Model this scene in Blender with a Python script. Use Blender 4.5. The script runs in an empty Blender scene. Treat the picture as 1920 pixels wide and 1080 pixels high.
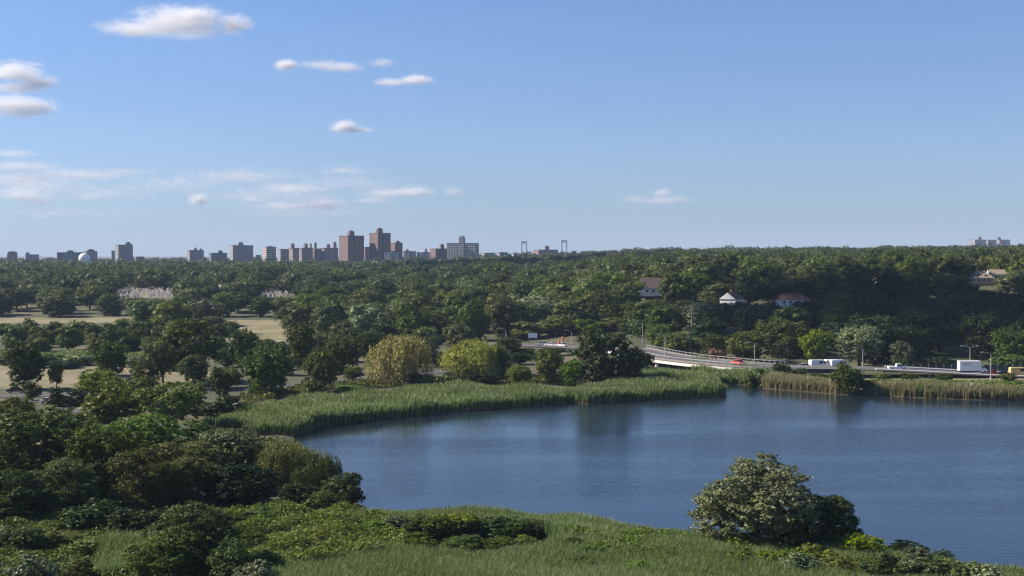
import bpy, bmesh, math, random
import numpy as np
from mathutils import Vector, noise as mnoise

R = math.radians
S = bpy.context.scene
COL = S.collection
rng = np.random.default_rng(7)
random.seed(7)

# ------------------------------------------------------------------ camera
F = 2637.0; CH = 35.0; PITCH = math.atan(62 / F)
cam_d = bpy.data.cameras.new('camera'); cam = bpy.data.objects.new('camera', cam_d); COL.objects.link(cam)
cam_d.sensor_width = 36; cam_d.lens = 36 * F / 1920; cam_d.clip_start = 1; cam_d.clip_end = 90000
cam.location = (0, 0, CH); cam.rotation_euler = (math.pi / 2 - PITCH, 0, 0)
S.camera = cam
cp, sp = math.cos(PITCH), math.sin(PITCH)

def ray(px, py):
    a, b = px - 960, 540 - py
    return (a, cp * F + sp * b, -sp * F + cp * b)

def G(px, py, z=0.0):                       # photo pixel -> point on the level z
    d = ray(px, py); t = (z - CH) / d[2]
    return (d[0] * t, d[1] * t)

def X(px, Y, py=600):
    d = ray(px, py); return d[0] / d[1] * Y

def Z(py, Y):
    d = ray(960, py); return CH + d[2] / d[1] * Y

# ------------------------------------------------------------------ objects
def tag(o, label=None, cat=None, group=None, kind=None):
    if label: o['label'] = label
    if cat: o['category'] = cat
    if group: o['group'] = group
    if kind: o['kind'] = kind
    return o

def link(name, me, mats=(), parent=None):
    o = bpy.data.objects.new(name, me); COL.objects.link(o)
    for m in (mats if isinstance(mats, (list, tuple)) else [mats]):
        if m is not None: me.materials.append(m)
    if parent is not None: o.parent = parent
    return o

def empty(name, loc=(0, 0, 0), rz=0.0):
    o = bpy.data.objects.new(name, None); COL.objects.link(o)
    o.location = loc; o.rotation_euler = (0, 0, rz); o.empty_display_size = 0.5
    return o

def mesh_np(name, V, Fa, attrs=None, smooth=False):
    """V (n,3), Fa (m,k) all faces with k corners; or a list of such arrays."""
    me = bpy.data.meshes.new(name)
    Fs = Fa if isinstance(Fa, list) else [Fa]
    V = np.asarray(V, dtype=np.float32)
    me.vertices.add(len(V)); me.vertices.foreach_set('co', V.ravel())
    loops = np.concatenate([f.ravel() for f in Fs]).astype(np.int32)
    tot = np.concatenate([np.full(len(f), f.shape[1]) for f in Fs]).astype(np.int32)
    st = np.concatenate([[0], np.cumsum(tot)[:-1]]).astype(np.int32)
    me.loops.add(len(loops)); me.loops.foreach_set('vertex_index', loops)
    me.polygons.add(len(tot)); me.polygons.foreach_set('loop_start', st)
    try: me.polygons.foreach_set('loop_total', tot)
    except Exception: pass
    for k, v in (attrs or {}).items():
        a = me.attributes.new(k, 'FLOAT', 'POINT'); a.data.foreach_set('value', np.asarray(v, dtype=np.float32))
    me.update(calc_edges=True)
    if smooth: me.polygons.foreach_set('use_smooth', np.ones(len(tot), dtype=bool))
    return me

class MB:
    """collects simple shapes, builds one mesh"""
    def __init__(s): s.v = []; s.f = []
    def add(s, vs, fs):
        n = len(s.v); s.v += [tuple(v) for v in vs]; s.f += [[i + n for i in f] for f in fs]; return s
    def box(s, x0, x1, y0, y1, z0, z1):
        return s.add([(x, y, z) for z in (z0, z1) for y in (y0, y1) for x in (x0, x1)],
                     [(0, 2, 3, 1), (4, 5, 7, 6), (0, 1, 5, 4), (2, 6, 7, 3), (0, 4, 6, 2), (1, 3, 7, 5)])
    def prism(s, prof, y0, y1):              # profile in x-z, extruded along y
        n = len(prof)
        vs = [(x, y0, z) for x, z in prof] + [(x, y1, z) for x, z in prof]
        return s.add(vs, [list(range(n)), list(range(2 * n - 1, n - 1, -1))] + [(i + n, (i + 1) % n + n, (i + 1) % n, i) for i in range(n)])
    def tube(s, pts, rad, k=8):
        pts = [Vector(p) for p in pts]; vs = []; fs = []
        for i, p in enumerate(pts):
            t = (pts[min(i + 1, len(pts) - 1)] - pts[max(i - 1, 0)]).normalized()
            a = t.cross(Vector((0.13, 1, 0.2))).normalized(); b = t.cross(a)
            r = rad[i] if isinstance(rad, (list, tuple)) else rad
            vs += [p + (a * math.cos(2 * math.pi * j / k) + b * math.sin(2 * math.pi * j / k)) * r for j in range(k)]
        for i in range(len(pts) - 1):
            fs += [(i * k + j, i * k + (j + 1) % k, (i + 1) * k + (j + 1) % k, (i + 1) * k + j) for j in range(k)]
        fs += [list(range(k))[::-1], [(len(pts) - 1) * k + j for j in range(k)]]
        return s.add(vs, fs)
    def wheel(s, x, y, z, r, w, k=14):       # axis along y
        vs = [(x + r * math.cos(2 * math.pi * j / k), y + dy, z + r * math.sin(2 * math.pi * j / k)) for dy in (-w / 2, w / 2) for j in range(k)]
        return s.add(vs, [list(range(k)), list(range(2 * k - 1, k - 1, -1))] + [(j + k, (j + 1) % k + k, (j + 1) % k, j) for j in range(k)])
    def mesh(s, name, smooth=False):
        me = bpy.data.meshes.new(name); me.from_pydata(s.v, [], s.f); me.update()
        bm = bmesh.new(); bm.from_mesh(me); bmesh.ops.recalc_face_normals(bm, faces=bm.faces[:]); bm.to_mesh(me); bm.free()
        if smooth: me.polygons.foreach_set('use_smooth', [True] * len(me.polygons))
        return me
    def build(s, name, mat, parent=None, smooth=False): return link(name, s.mesh(name, smooth), mat, parent)

def copy_tree(o, parent=None):
    c = o.copy(); COL.objects.link(c)
    if parent is not None: c.parent = parent
    for ch in list(o.children): copy_tree(ch, c)
    return c

# ------------------------------------------------------------------ materials
def newmat(name):
    m = bpy.data.materials.new(name); m.use_nodes = True
    nt = m.node_tree; nt.nodes.clear()
    out = nt.nodes.new('ShaderNodeOutputMaterial')
    return m, nt, nt.nodes, nt.links, out

def mixcol(nt, fac, a, b, blend='MIX'):
    n = nt.nodes.new('ShaderNodeMix'); n.data_type = 'RGBA'; n.blend_type = blend
    for s, v in ((n.inputs[0], fac), (n.inputs[6], a), (n.inputs[7], b)):
        if hasattr(v, 'is_output'): nt.links.new(v, s)
        elif isinstance(v, (int, float)): s.default_value = v
        else: s.default_value = (*v, 1)
    return n.outputs[2]

def math_n(nt, op, a, b=0.0, c=0.0, clamp=False):
    n = nt.nodes.new('ShaderNodeMath'); n.operation = op; n.use_clamp = clamp
    for s, v in zip(n.inputs, (a, b, c)):
        if hasattr(v, 'is_output'): nt.links.new(v, s)
        else: s.default_value = v
    return n.outputs[0]

def noise_n(nt, vec, scale, detail=3, rough=.55):
    n = nt.nodes.new('ShaderNodeTexNoise'); n.inputs['Scale'].default_value = scale
    n.inputs['Detail'].default_value = detail; n.inputs['Roughness'].default_value = rough
    if vec is not None: nt.links.new(vec, n.inputs['Vector'])
    return n.outputs['Fac']

def ramp(nt, v, lo, hi, a=0.0, b=1.0):
    n = nt.nodes.new('ShaderNodeMapRange'); n.interpolation_type = 'SMOOTHSTEP'
    nt.links.new(v, n.inputs[0])
    for i, q in zip((1, 2, 3, 4), (lo, hi, a, b)): n.inputs[i].default_value = q
    return n.outputs[0]

def tc(nt, which='Object'): return nt.nodes.new('ShaderNodeTexCoord').outputs[which]
def wpos(nt): return nt.nodes.new('ShaderNodeNewGeometry').outputs['Position']
def attr(nt, name):
    n = nt.nodes.new('ShaderNodeAttribute'); n.attribute_name = name; return n.outputs['Fac']

def plain(name, col, rough=.7, var=.25, scale=.6, spec=.3, metallic=0.0):
    m, nt, N, L, out = newmat(name)
    p = N.new('ShaderNodeBsdfPrincipled')
    f = noise_n(nt, tc(nt), scale, 4)
    c = mixcol(nt, f, [q * (1 - var) for q in col], [min(1, q * (1 + var)) for q in col])
    L.new(c, p.inputs['Base Color']); p.inputs['Roughness'].default_value = rough
    p.inputs['Specular IOR Level'].default_value = spec; p.inputs['Metallic'].default_value = metallic
    L.new(p.outputs[0], out.inputs[0]); return m

LEAF = 1.18
def foliage(name, a, b, trans=.30, gloss=.12, tint=False):
    """leaf colours from a to b: per leaf, per spray and per tree"""
    m, nt, N, L, out = newmat(name)
    geo = N.new('ShaderNodeNewGeometry')
    f1 = noise_n(nt, geo.outputs['Position'], .28, 3)
    f = math_n(nt, 'MULTIPLY_ADD', geo.outputs['Random Per Island'], .5, math_n(nt, 'MULTIPLY', ramp(nt, f1, .3, .7), .5))
    c = mixcol(nt, f, [q * LEAF for q in a], [q * LEAF for q in b])
    if tint: r = attr(nt, 'tint')
    else: r = N.new('ShaderNodeObjectInfo').outputs['Random']
    hs = N.new('ShaderNodeHueSaturation'); L.new(c, hs.inputs['Color'])
    L.new(math_n(nt, 'MULTIPLY_ADD', r, .060, .472), hs.inputs['Hue'])
    r2 = math_n(nt, 'FRACT', math_n(nt, 'MULTIPLY', r, 7.13))
    L.new(math_n(nt, 'MULTIPLY_ADD', r2, .95, .65), hs.inputs['Value'])
    r3 = math_n(nt, 'FRACT', math_n(nt, 'MULTIPLY', r, 17.7))
    L.new(math_n(nt, 'MULTIPLY_ADD', r3, .32, .76 if tint else .86), hs.inputs['Saturation'])
    p = N.new('ShaderNodeBsdfPrincipled'); L.new(hs.outputs[0], p.inputs['Base Color'])
    p.inputs['Roughness'].default_value = .5; p.inputs['Specular IOR Level'].default_value = gloss
    t = N.new('ShaderNodeBsdfTranslucent'); tcx = mixcol(nt, .5, hs.outputs[0], (.08, .12, .01)); L.new(tcx, t.inputs['Color'])
    mx = N.new('ShaderNodeMixShader'); mx.inputs[0].default_value = trans
    L.new(p.outputs[0], mx.inputs[1]); L.new(t.outputs[0], mx.inputs[2]); L.new(mx.outputs[0], out.inputs[0])
    return m

M = {}
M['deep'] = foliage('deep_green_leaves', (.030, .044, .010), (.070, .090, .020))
M['dark'] = foliage('dark_leaves', (.012, .022, .007), (.026, .040, .012), trans=.12, gloss=.1)  # also paints shade into the leaves of the slope and the wooded bank
M['mid'] = foliage('mid_green_leaves', (.046, .064, .013), (.105, .128, .030))
M['bright'] = foliage('bright_green_leaves', (.066, .096, .011), (.130, .170, .026), trans=.3)
M['olive'] = foliage('olive_leaves', (.046, .058, .014), (.105, .112, .032))
M['silver'] = foliage('silvery_leaves', (.062, .080, .030), (.175, .200, .092), gloss=.3)
M['willow'] = foliage('willow_leaves', (.135, .128, .022), (.300, .268, .058), trans=.3)
M['willow_green'] = foliage('dull_willow_leaves', (.078, .088, .018), (.180, .182, .045), trans=.3)
M['wood'] = foliage('woodland_leaves', (.026, .041, .010), (.080, .104, .027), tint=True)
M['herb'] = foliage('herb_leaves', (.060, .086, .012), (.130, .160, .030), trans=.3)
M['rust'] = foliage('dry_brown_leaves', (.10, .055, .03), (.19, .11, .06))
M['bark'] = plain('bark', (.085, .068, .052), .9, .4, 2.0)
M['asphalt'] = plain('asphalt', (.085, .080, .080), .9, .2, .3)
M['paint'] = plain('road_paint', (.7, .7, .68), .7, .1)
M['concrete'] = plain('concrete', (.36, .33, .31), .85, .2, .4)
M['dark_concrete'] = plain('stained_concrete', (.20, .18, .17), .9, .3, .5)
M['pale_concrete'] = plain('pale_concrete', (.52, .49, .46), .85, .2, .4)
M['girder'] = plain('white_painted_girder', (.56, .54, .51), .6, .06)
M['metal'] = plain('galvanised_metal', (.42, .42, .42), .45, .1, metallic=.4)
M['lamp'] = plain('lamp_metal', (.36, .36, .35), .5, .1)
M['white'] = plain('white_paint', (.80, .80, .79), .35, .04)
M['whitewall'] = plain('white_wall', (.74, .71, .66), .8, .08)
M['tanwall'] = plain('tan_wall', (.50, .38, .27), .8, .1)
M['roofbrown'] = plain('brown_shingles', (.075, .056, .052), .9, .25, .8)
M['rooforange'] = plain('orange_shingles', (.26, .125, .075), .9, .25, .8)
M['rooftan'] = plain('tan_shingles', (.24, .19, .15), .9, .2, .8)
M['glass'] = plain('dark_glass', (.02, .025, .03), .12, .1, spec=.6)
M['rubber'] = plain('tyre_rubber', (.02, .02, .02), .8, .1)
M['carwhite'] = plain('white_car_paint', (.80, .80, .80), .25, .03, spec=.5)
M['carred'] = plain('red_car_paint', (.62, .06, .03), .3, .05, spec=.5)
M['cardark'] = plain('dark_car_paint', (.03, .032, .038), .25, .05, spec=.5)
M['carblue'] = plain('grey_blue_car_paint', (.22, .26, .34), .3, .05, spec=.5)
M['carsilver'] = plain('silver_car_paint', (.45, .46, .48), .3, .05, spec=.5)
M['cartan'] = plain('tan_car_paint', (.62, .44, .16), .35, .05, spec=.5)
M['orange'] = plain('orange_plastic', (.62, .24, .10), .6, .1)
M['stone'] = plain('grave_stone', (.40, .37, .355), .6, .3, .25)
M['steelblue'] = plain('bridge_steel', (.16, .20, .24), .6, .1)

def facade(name, wall, glassc=(.03, .035, .045), fw=3.4, fh=2.9, w=.42, h=.5, band=0.0):
    m, nt, N, L, out = newmat(name)
    co = tc(nt); sx = N.new('ShaderNodeSeparateXYZ'); L.new(co, sx.inputs[0])
    u = math_n(nt, 'ADD', sx.outputs[0], sx.outputs[1])
    fu = math_n(nt, 'FRACT', math_n(nt, 'DIVIDE', u, fw)); fv = math_n(nt, 'FRACT', math_n(nt, 'DIVIDE', sx.outputs[2], fh))
    wu = math_n(nt, 'LESS_THAN', math_n(nt, 'ABSOLUTE', math_n(nt, 'SUBTRACT', fu, .5)), w / 2)
    wv = math_n(nt, 'LESS_THAN', math_n(nt, 'ABSOLUTE', math_n(nt, 'SUBTRACT', fv, .5)), h / 2)
    win = math_n(nt, 'MULTIPLY', wu, wv)
    gn = N.new('ShaderNodeNewGeometry'); s2 = N.new('ShaderNodeSeparateXYZ'); L.new(gn.outputs['Normal'], s2.inputs[0])
    side = math_n(nt, 'LESS_THAN', math_n(nt, 'ABSOLUTE', s2.outputs[2]), .5)
    win = math_n(nt, 'MULTIPLY', win, side)
    f = noise_n(nt, co, .08, 4)
    base = mixcol(nt, f, [q * .75 for q in wall], [q * 1.2 for q in wall])
    if band:
        b = math_n(nt, 'LESS_THAN', fv, band); base = mixcol(nt, math_n(nt, 'MULTIPLY', b, side), base, (.62, .55, .50))
    c = mixcol(nt, win, base, glassc)
    p = N.new('ShaderNodeBsdfPrincipled'); L.new(c, p.inputs['Base Color'])
    L.new(math_n(nt, 'MULTIPLY_ADD', win, -.6, .85), p.inputs['Roughness'])
    L.new(p.outputs[0], out.inputs[0]); return m
M['brick'] = facade('red_brick_facade', (.175, .108, .097))
M['brick2'] = facade('dull_brick_facade', (.20, .120, .115))
M['grey'] = facade('grey_facade', (.25, .24, .25))
M['pale'] = facade('pale_facade', (.42, .40, .39), fw=4.2, fh=2.9, w=.5, h=.6)
M['dkblue'] = facade('dark_glass_facade', (.10, .12, .16), fw=3, w=.6, h=.55)
M['banded'] = facade('banded_facade', (.24, .15, .14), band=.32)
M['mauve'] = facade('mauve_facade', (.25, .205, .215))
M['roofdark'] = plain('dark_roof_felt', (.09, .085, .085), .9, .2, .2)

# ------------------------------------------------------------------ lake and terrain
shore_far = [(555, 815), (600, 800), (650, 794), (700, 788), (750, 783), (800, 778), (850, 773), (900, 769), (950, 765), (1000, 762), (1050, 759), (1070, 754),
             (1100, 757), (1150, 755), (1200, 751), (1250, 749), (1300, 746), (1340, 745), (1357, 742), (1362, 736), (1348, 727), (1340, 722), (1385, 721),
             (1420, 723), (1435, 729), (1500, 734), (1560, 739), (1600, 741), (1640, 741), (1700, 745), (1750, 747), (1830, 750), (1920, 752), (2100, 757), (2500, 762)]
shore_near = [(685, 940), (745, 938), (800, 937), (850, 937), (900, 938), (950, 939), (1000, 942), (1050, 946), (1100, 951), (1150, 957), (1200, 964), (1250, 972),
              (1300, 980), (1450, 992), (1560, 1000), (1640, 1005), (1700, 1022), (1760, 1030), (1800, 1034), (1860, 1040), (1920, 1046), (2100, 1062), (2500, 1090)]
poly = [G(*p) for p in shore_far] + [G(px, py, 2.9) for px, py in reversed(shore_near)]
poly += [(X(650, 205), 205), (X(600, 228), 228), (X(560, 250), 250), (X(548, 265), 265)]
POLY = np.array(poly)

def inside(P, x, y):
    r = np.zeros(x.shape, dtype=bool); n = len(P)
    for i in range(n):
        x1, y1 = P[i]; x2, y2 = P[(i + 1) % n]
        c = (y1 > y) != (y2 > y)
        with np.errstate(divide='ignore', invalid='ignore'):
            xi = (x2 - x1) * (y - y1) / (y2 - y1 if y2 != y1 else 1e-9) + x1
        r ^= c & (x < xi)
    return r

def pdist(P, x, y):
    d = np.full(x.shape, 1e9); n = len(P)
    for i in range(n):
        a = P[i]; b = P[(i + 1) % n]; e = b - a
        t = np.clip(((x - a[0]) * e[0] + (y - a[1]) * e[1]) / (e @ e), 0, 1)
        d = np.minimum(d, np.hypot(x - a[0] - t * e[0], y - a[1] - t * e[1]))
    return d

UK = np.array([-.364, -.1, 0, .11, .2, .364])
HY = np.array([0, 430, 500, 560, 650, 740, 800, 900, 1000, 1500, 2200, 3000, 5000, 9000, 13000])
HZ = np.array([[0, 0, 0, 0, 0, 1, 3, 7, 9, 10, 10, 10, 8, 8, 21],
               [0, 0, 0, 0, 1, 4, 6, 8, 10, 11, 11, 12, 10, 10, 21],
               [0, 0, 0, 1, 6, 10, 11, 12, 13, 15, 18, 22, 23, 22, 24],
               [0, 0, 1, 5, 16, 18, 18.5, 19, 20, 24, 28, 31, 30, 26, 24],
               [0, 0, 2, 6, 17.5, 19, 20, 20.5, 21, 25, 30, 34, 33, 28, 24],
               [0, 0, 2, 7, 20, 22, 22.5, 23, 23.5, 27, 33, 38, 37, 30, 24]], dtype=float)

def hill(x, y):
    x = np.asarray(x, float); y = np.asarray(y, float)
    u = np.clip(x / np.maximum(y, 50), UK[0], UK[-1])
    cols = np.stack([np.interp(y, HY, HZ[k]) for k in range(len(UK))])
    k = np.clip(np.searchsorted(UK, u) - 1, 0, len(UK) - 2)
    t = (u - UK[k]) / (UK[k + 1] - UK[k]); t = t * t * (3 - 2 * t)
    take = lambda kk: np.take_along_axis(cols.reshape(len(UK), -1), kk.reshape(1, -1), 0).reshape(u.shape)
    return take(k) * (1 - t) + take(k + 1) * t

def ground_z(x, y):
    x = np.asarray(x, float); y = np.asarray(y, float)
    z = hill(x, y)
    near = (y < 560)
    d = np.full(x.shape, 50.0)
    if near.any():
        xs, ys = x[near], y[near]
        dd = pdist(POLY, xs, ys); ins = inside(POLY, xs, ys)
        d[near] = np.where(ins, -dd, dd)
    bank = np.where(d < 0, np.maximum(d * .25, -1.6), np.minimum(d * .35, .7))
    return z + bank

def gz(x, y): return float(ground_z(np.array([x]), np.array([y]))[0])

ys = np.concatenate([np.arange(-300, 100, 25), np.arange(100, 470, 2.5), np.arange(470, 800, 6), np.arange(800, 1600, 20), np.geomspace(1600, 12500, 40)])
us = np.concatenate([np.linspace(-1.6, -.45, 24)[:-1], np.linspace(-.45, .45, 400), np.linspace(.45, 1.6, 24)[1:]])
YY, UU = np.meshgrid(ys, us, indexing='ij'); XX = UU * (np.maximum(YY, 0) + 120)
ZZ = ground_z(XX, YY)
h, w = YY.shape
idx = np.arange(h * w).reshape(h, w)
quads = np.stack([idx[:-1, :-1], idx[:-1, 1:], idx[1:, 1:], idx[1:, :-1]], -1).reshape(-1, 4)
m, nt, N, L, out = newmat('ground_soil_and_grass')
pz = wpos(nt)
n1 = noise_n(nt, pz, .03, 5); n2 = noise_n(nt, pz, .9, 4)
c = mixcol(nt, ramp(nt, n1, .42, .66), (.035, .050, .016), (.15, .115, .055))
c = mixcol(nt, ramp(nt, n2, .3, .7), c, (.045, .05, .02))
p = N.new('ShaderNodeBsdfPrincipled'); L.new(c, p.inputs['Base Color']); p.inputs['Roughness'].default_value = .95
L.new(p.outputs[0], out.inputs[0])
g = link('ground', mesh_np('ground', np.stack([XX, YY, ZZ], -1).reshape(-1, 3), quads, smooth=True), m); tag(g, kind='structure')

# water
m, nt, N, L, out = newmat('lake_water')
pz = wpos(nt)
mp = N.new('ShaderNodeMapping'); mp.inputs['Scale'].default_value = (.35, 1.0, 1); L.new(pz, mp.inputs[0])
big = N.new('ShaderNodeMapping'); big.inputs['Scale'].default_value = (.006, .03, 1); L.new(pz, big.inputs[0])
nb = noise_n(nt, big.outputs[0], 1.0, 4, .6)
rip = noise_n(nt, mp.outputs[0], 1.3, 3, .6)
bmp = N.new('ShaderNodeBump'); L.new(rip, bmp.inputs['Height']); bmp.inputs['Distance'].default_value = .10
L.new(ramp(nt, nb, .38, .62, .30, .78), bmp.inputs['Strength'])
p = N.new('ShaderNodeBsdfPrincipled'); p.inputs['IOR'].default_value = 1.33
L.new(mixcol(nt, ramp(nt, nb, .3, .7), (.010, .018, .028), (.013, .023, .036)), p.inputs['Base Color'])
L.new(ramp(nt, nb, .3, .7, .05, .12), p.inputs['Roughness']); L.new(bmp.outputs[0], p.inputs['Normal'])
L.new(p.outputs[0], out.inputs[0])
lo, hi = POLY.min(0) - 15, POLY.max(0) + 15
wm = MB().add([(lo[0], lo[1], 0), (hi[0], lo[1], 0), (hi[0], hi[1], 0), (lo[0], hi[1], 0)], [(0, 1, 2, 3)])
tag(wm.build('lake_water', m), kind='structure')

# draped sheets: fields and roads
def drape(name, pts, mat, lift=.05, step=4.0, kind='structure'):
    P = np.array(pts); lo, hi = P.min(0), P.max(0)
    xs = np.arange(lo[0], hi[0] + step, step); ysr = np.arange(lo[1], hi[1] + step, step)
    A, B = np.meshgrid(xs, ysr); zz = ground_z(A, B) + lift
    i = np.arange(A.size).reshape(A.shape)
    q = np.stack([i[:-1, :-1], i[:-1, 1:], i[1:, 1:], i[1:, :-1]], -1).reshape(-1, 4)
    cx = A.ravel()[q].mean(1); cy = B.ravel()[q].mean(1)
    q = q[inside(P, cx, cy)]
    return tag(link(name, mesh_np(name, np.stack([A, B, zz], -1).reshape(-1, 3), q), mat), kind=kind)

m, nt, N, L, out = newmat('dry_grass')
pz = wpos(nt)
c = mixcol(nt, ramp(nt, noise_n(nt, pz, .06, 5), .35, .65), (.120, .112, .050), (.205, .172, .090))
c = mixcol(nt, ramp(nt, noise_n(nt, pz, .02, 3), .55, .75), c, (.12, .12, .04))
p = N.new('ShaderNodeBsdfPrincipled'); L.new(c, p.inputs['Base Color']); p.inputs['Roughness'].default_value = .95
L.new(p.outputs[0], out.inputs[0]); M['dry'] = m
drape('dry_field', [G(-200, 738), G(95, 733), G(330, 722), G(440, 715), G(430, 705), G(300, 696), G(200, 686), G(-200, 688)], M['dry'], step=1.5)
drape('dry_field', [G(100, 850), G(190, 800), G(240, 770), G(150, 765), G(40, 790), G(0, 850)], M['dry'], step=1.5)
drape('dry_field', [(X(-100, 690), 690), (X(245, 690), 690), (X(245, 742), 742), (X(-100, 742), 742)], M['dry'])
drape('dry_field', [(X(380, 560), 560), (X(620, 540), 540), (X(640, 600), 600), (X(620, 690), 690), (X(380, 700), 700), (X(380, 640), 640), (X(500, 600), 600)], M['dry'])
drape('dry_verge', [(X(1430, 376), 376), (X(1560, 368), 368), (X(1920, 358), 358), (X(2200, 358), 358), (X(2200, 389), 389), (X(1640, 390), 390), (X(1430, 390), 390)], M['dry'], step=1.2)
drape('lawn', [(X(1255, 575), 575), (X(1360, 575), 575), (X(1360, 600), 600), (X(1255, 600), 600)], plain('lawn_grass', (.07, .11, .03), .95, .3, .2), step=3)

def ribbon(pts, width, zf):
    pts = [Vector((p[0], p[1], 0)) for p in pts]; fine = []
    for i in range(len(pts) - 1):                # Catmull-Rom
        p0 = pts[max(i - 1, 0)]; p1 = pts[i]; p2 = pts[i + 1]; p3 = pts[min(i + 2, len(pts) - 1)]
        for k in range(10):
            t = k / 10
            fine.append(.5 * ((2 * p1) + (-p0 + p2) * t + (2 * p0 - 5 * p1 + 4 * p2 - p3) * t * t + (-p0 + 3 * p1 - 3 * p2 + p3) * t ** 3))
    fine.append(pts[-1]); L_, R_ = [], []
    for i, p in enumerate(fine):
        t = (fine[min(i + 1, len(fine) - 1)] - fine[max(i - 1, 0)]).normalized(); nrm = Vector((-t.y, t.x, 0))
        L_.append(p + nrm * width / 2); R_.append(p - nrm * width / 2)
    z = [zf(p.x, p.y) for p in fine]
    return fine, L_, R_, z

def road(name, pts, width, zf, mat, thick=.25):
    fine, L_, R_, z = ribbon(pts, width, zf); b = MB(); n = len(fine)
    vs = [(p.x, p.y, zz) for p, zz in zip(L_, z)] + [(p.x, p.y, zz) for p, zz in zip(R_, z)]
    vs += [(p.x, p.y, zz - thick) for p, zz in zip(L_, z)] + [(p.x, p.y, zz - thick) for p, zz in zip(R_, z)]
    fs = []
    for i in range(n - 1):
        fs += [(i, i + 1, n + i + 1, n + i), (2 * n + i, 3 * n + i, 3 * n + i + 1, 2 * n + i + 1), (i, 2 * n + i, 2 * n + i + 1, i + 1), (n + i, n + i + 1, 3 * n + i + 1, 3 * n + i)]
    b.add(vs, fs); tag(b.build(name, mat), kind='structure')
    return fine, z

BR = [(76, 398), (59, 416), (47, 440), (40, 462)]          # the bridge over the inlet
def road_z(x, y):
    # deck 3.4 m up around the bridge, ramps on both sides
    d = math.hypot(x - 54, y - 425)
    k = 1 - min(1, max(0, (d - 40) / 60))
    return gz_land(x, y) + .2 + 2.5 * (k * k * (3 - 2 * k))
def gz_land(x, y): return float(hill(np.array([x]), np.array([y]))[0]) + .7
main_pts = [(230, 396), (180, 397), (140, 397.5), (104, 397)] + BR + [(32, 490), (15, 518), (-20, 534), (-75, 540), (-140, 560)]
road('highway', main_pts, 13, road_z, M['asphalt'])
mk = MB()
for off in (-5.2, -.15, .15, 5.2):
    fine, L_, R_, z = ribbon(main_pts, 2 * abs(off), road_z)
    side = L_ if off > 0 else R_
    for i in range(len(side) - 1):
        a, b_ = side[i], side[i + 1]; t = (b_ - a).normalized(); q = Vector((-t.y, t.x, 0)) * .09
        mk.add([(a.x + q.x, a.y + q.y, z[i] + .03), (a.x - q.x, a.y - q.y, z[i] + .03), (b_.x - q.x, b_.y - q.y, z[i + 1] + .03), (b_.x + q.x, b_.y + q.y, z[i + 1] + .03)], [(0, 1, 2, 3)])
tag(mk.build('road_markings', M['paint']), kind='structure')
flat = lambda x, y: gz_land(x, y) + .12
left_pts = [G(-300, 752, .8), G(0, 742, .8), G(200, 738, .8), G(370, 732, .8), G(565, 722, .8), G(690, 708, .8), G(860, 692, .8), (5, 468)]
road('park_road', left_pts, 9, flat, M['asphalt'])
road('park_road', [G(-300, 765, .8), G(60, 752, .8), G(130, 768, .8), G(250, 795, .8)], 4, flat, M['asphalt'])
road('parking_lot', [(X(430, 540), 540), (X(500, 538), 538), (X(600, 530), 530)], 30, flat, M['asphalt'])

def rail(name, label, pts, width, side, zf, i0=0, i1=None, zadd=0.0, step=1, solid=False):
    fine, L_, R_, z = ribbon(pts, width, zf); e = (L_ if side > 0 else R_)[i0:i1]; z = z[i0:i1]
    c = e[len(e) // 2]; t = empty(name, (c.x, c.y, z[len(e) // 2] + zadd)); o = Vector((c.x, c.y, z[len(e) // 2] + zadd))
    b = MB()
    for zz in ((.55, .8) if not solid else (.2,)):
        b.tube([(p.x - o.x, p.y - o.y, q + zadd + zz - o.z) for p, q in zip(e, z)], .1 if not solid else .32, 6)
    b.build('barrier' if solid else 'rail_beam', M['pale_concrete'] if solid else M['metal'], t)
    if not solid:
        for p, q in list(zip(e, z))[::step]:
            MB().box(p.x - o.x - .08, p.x - o.x + .08, p.y - o.y - .08, p.y - o.y + .08, q - o.z + zadd - .1, q - o.z + zadd + .85).build('post', M['metal'], t)
    return tag(t, label, 'barrier')
rail('concrete_barrier', 'pale concrete barrier on the lake side of the highway beyond the dry verge', main_pts, 13.8, 1, road_z, 0, 32, solid=True)
rail('concrete_barrier', 'low grey concrete barrier on the tree side of the highway', main_pts, 13.8, -1, road_z, 0, 30, solid=True)

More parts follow.
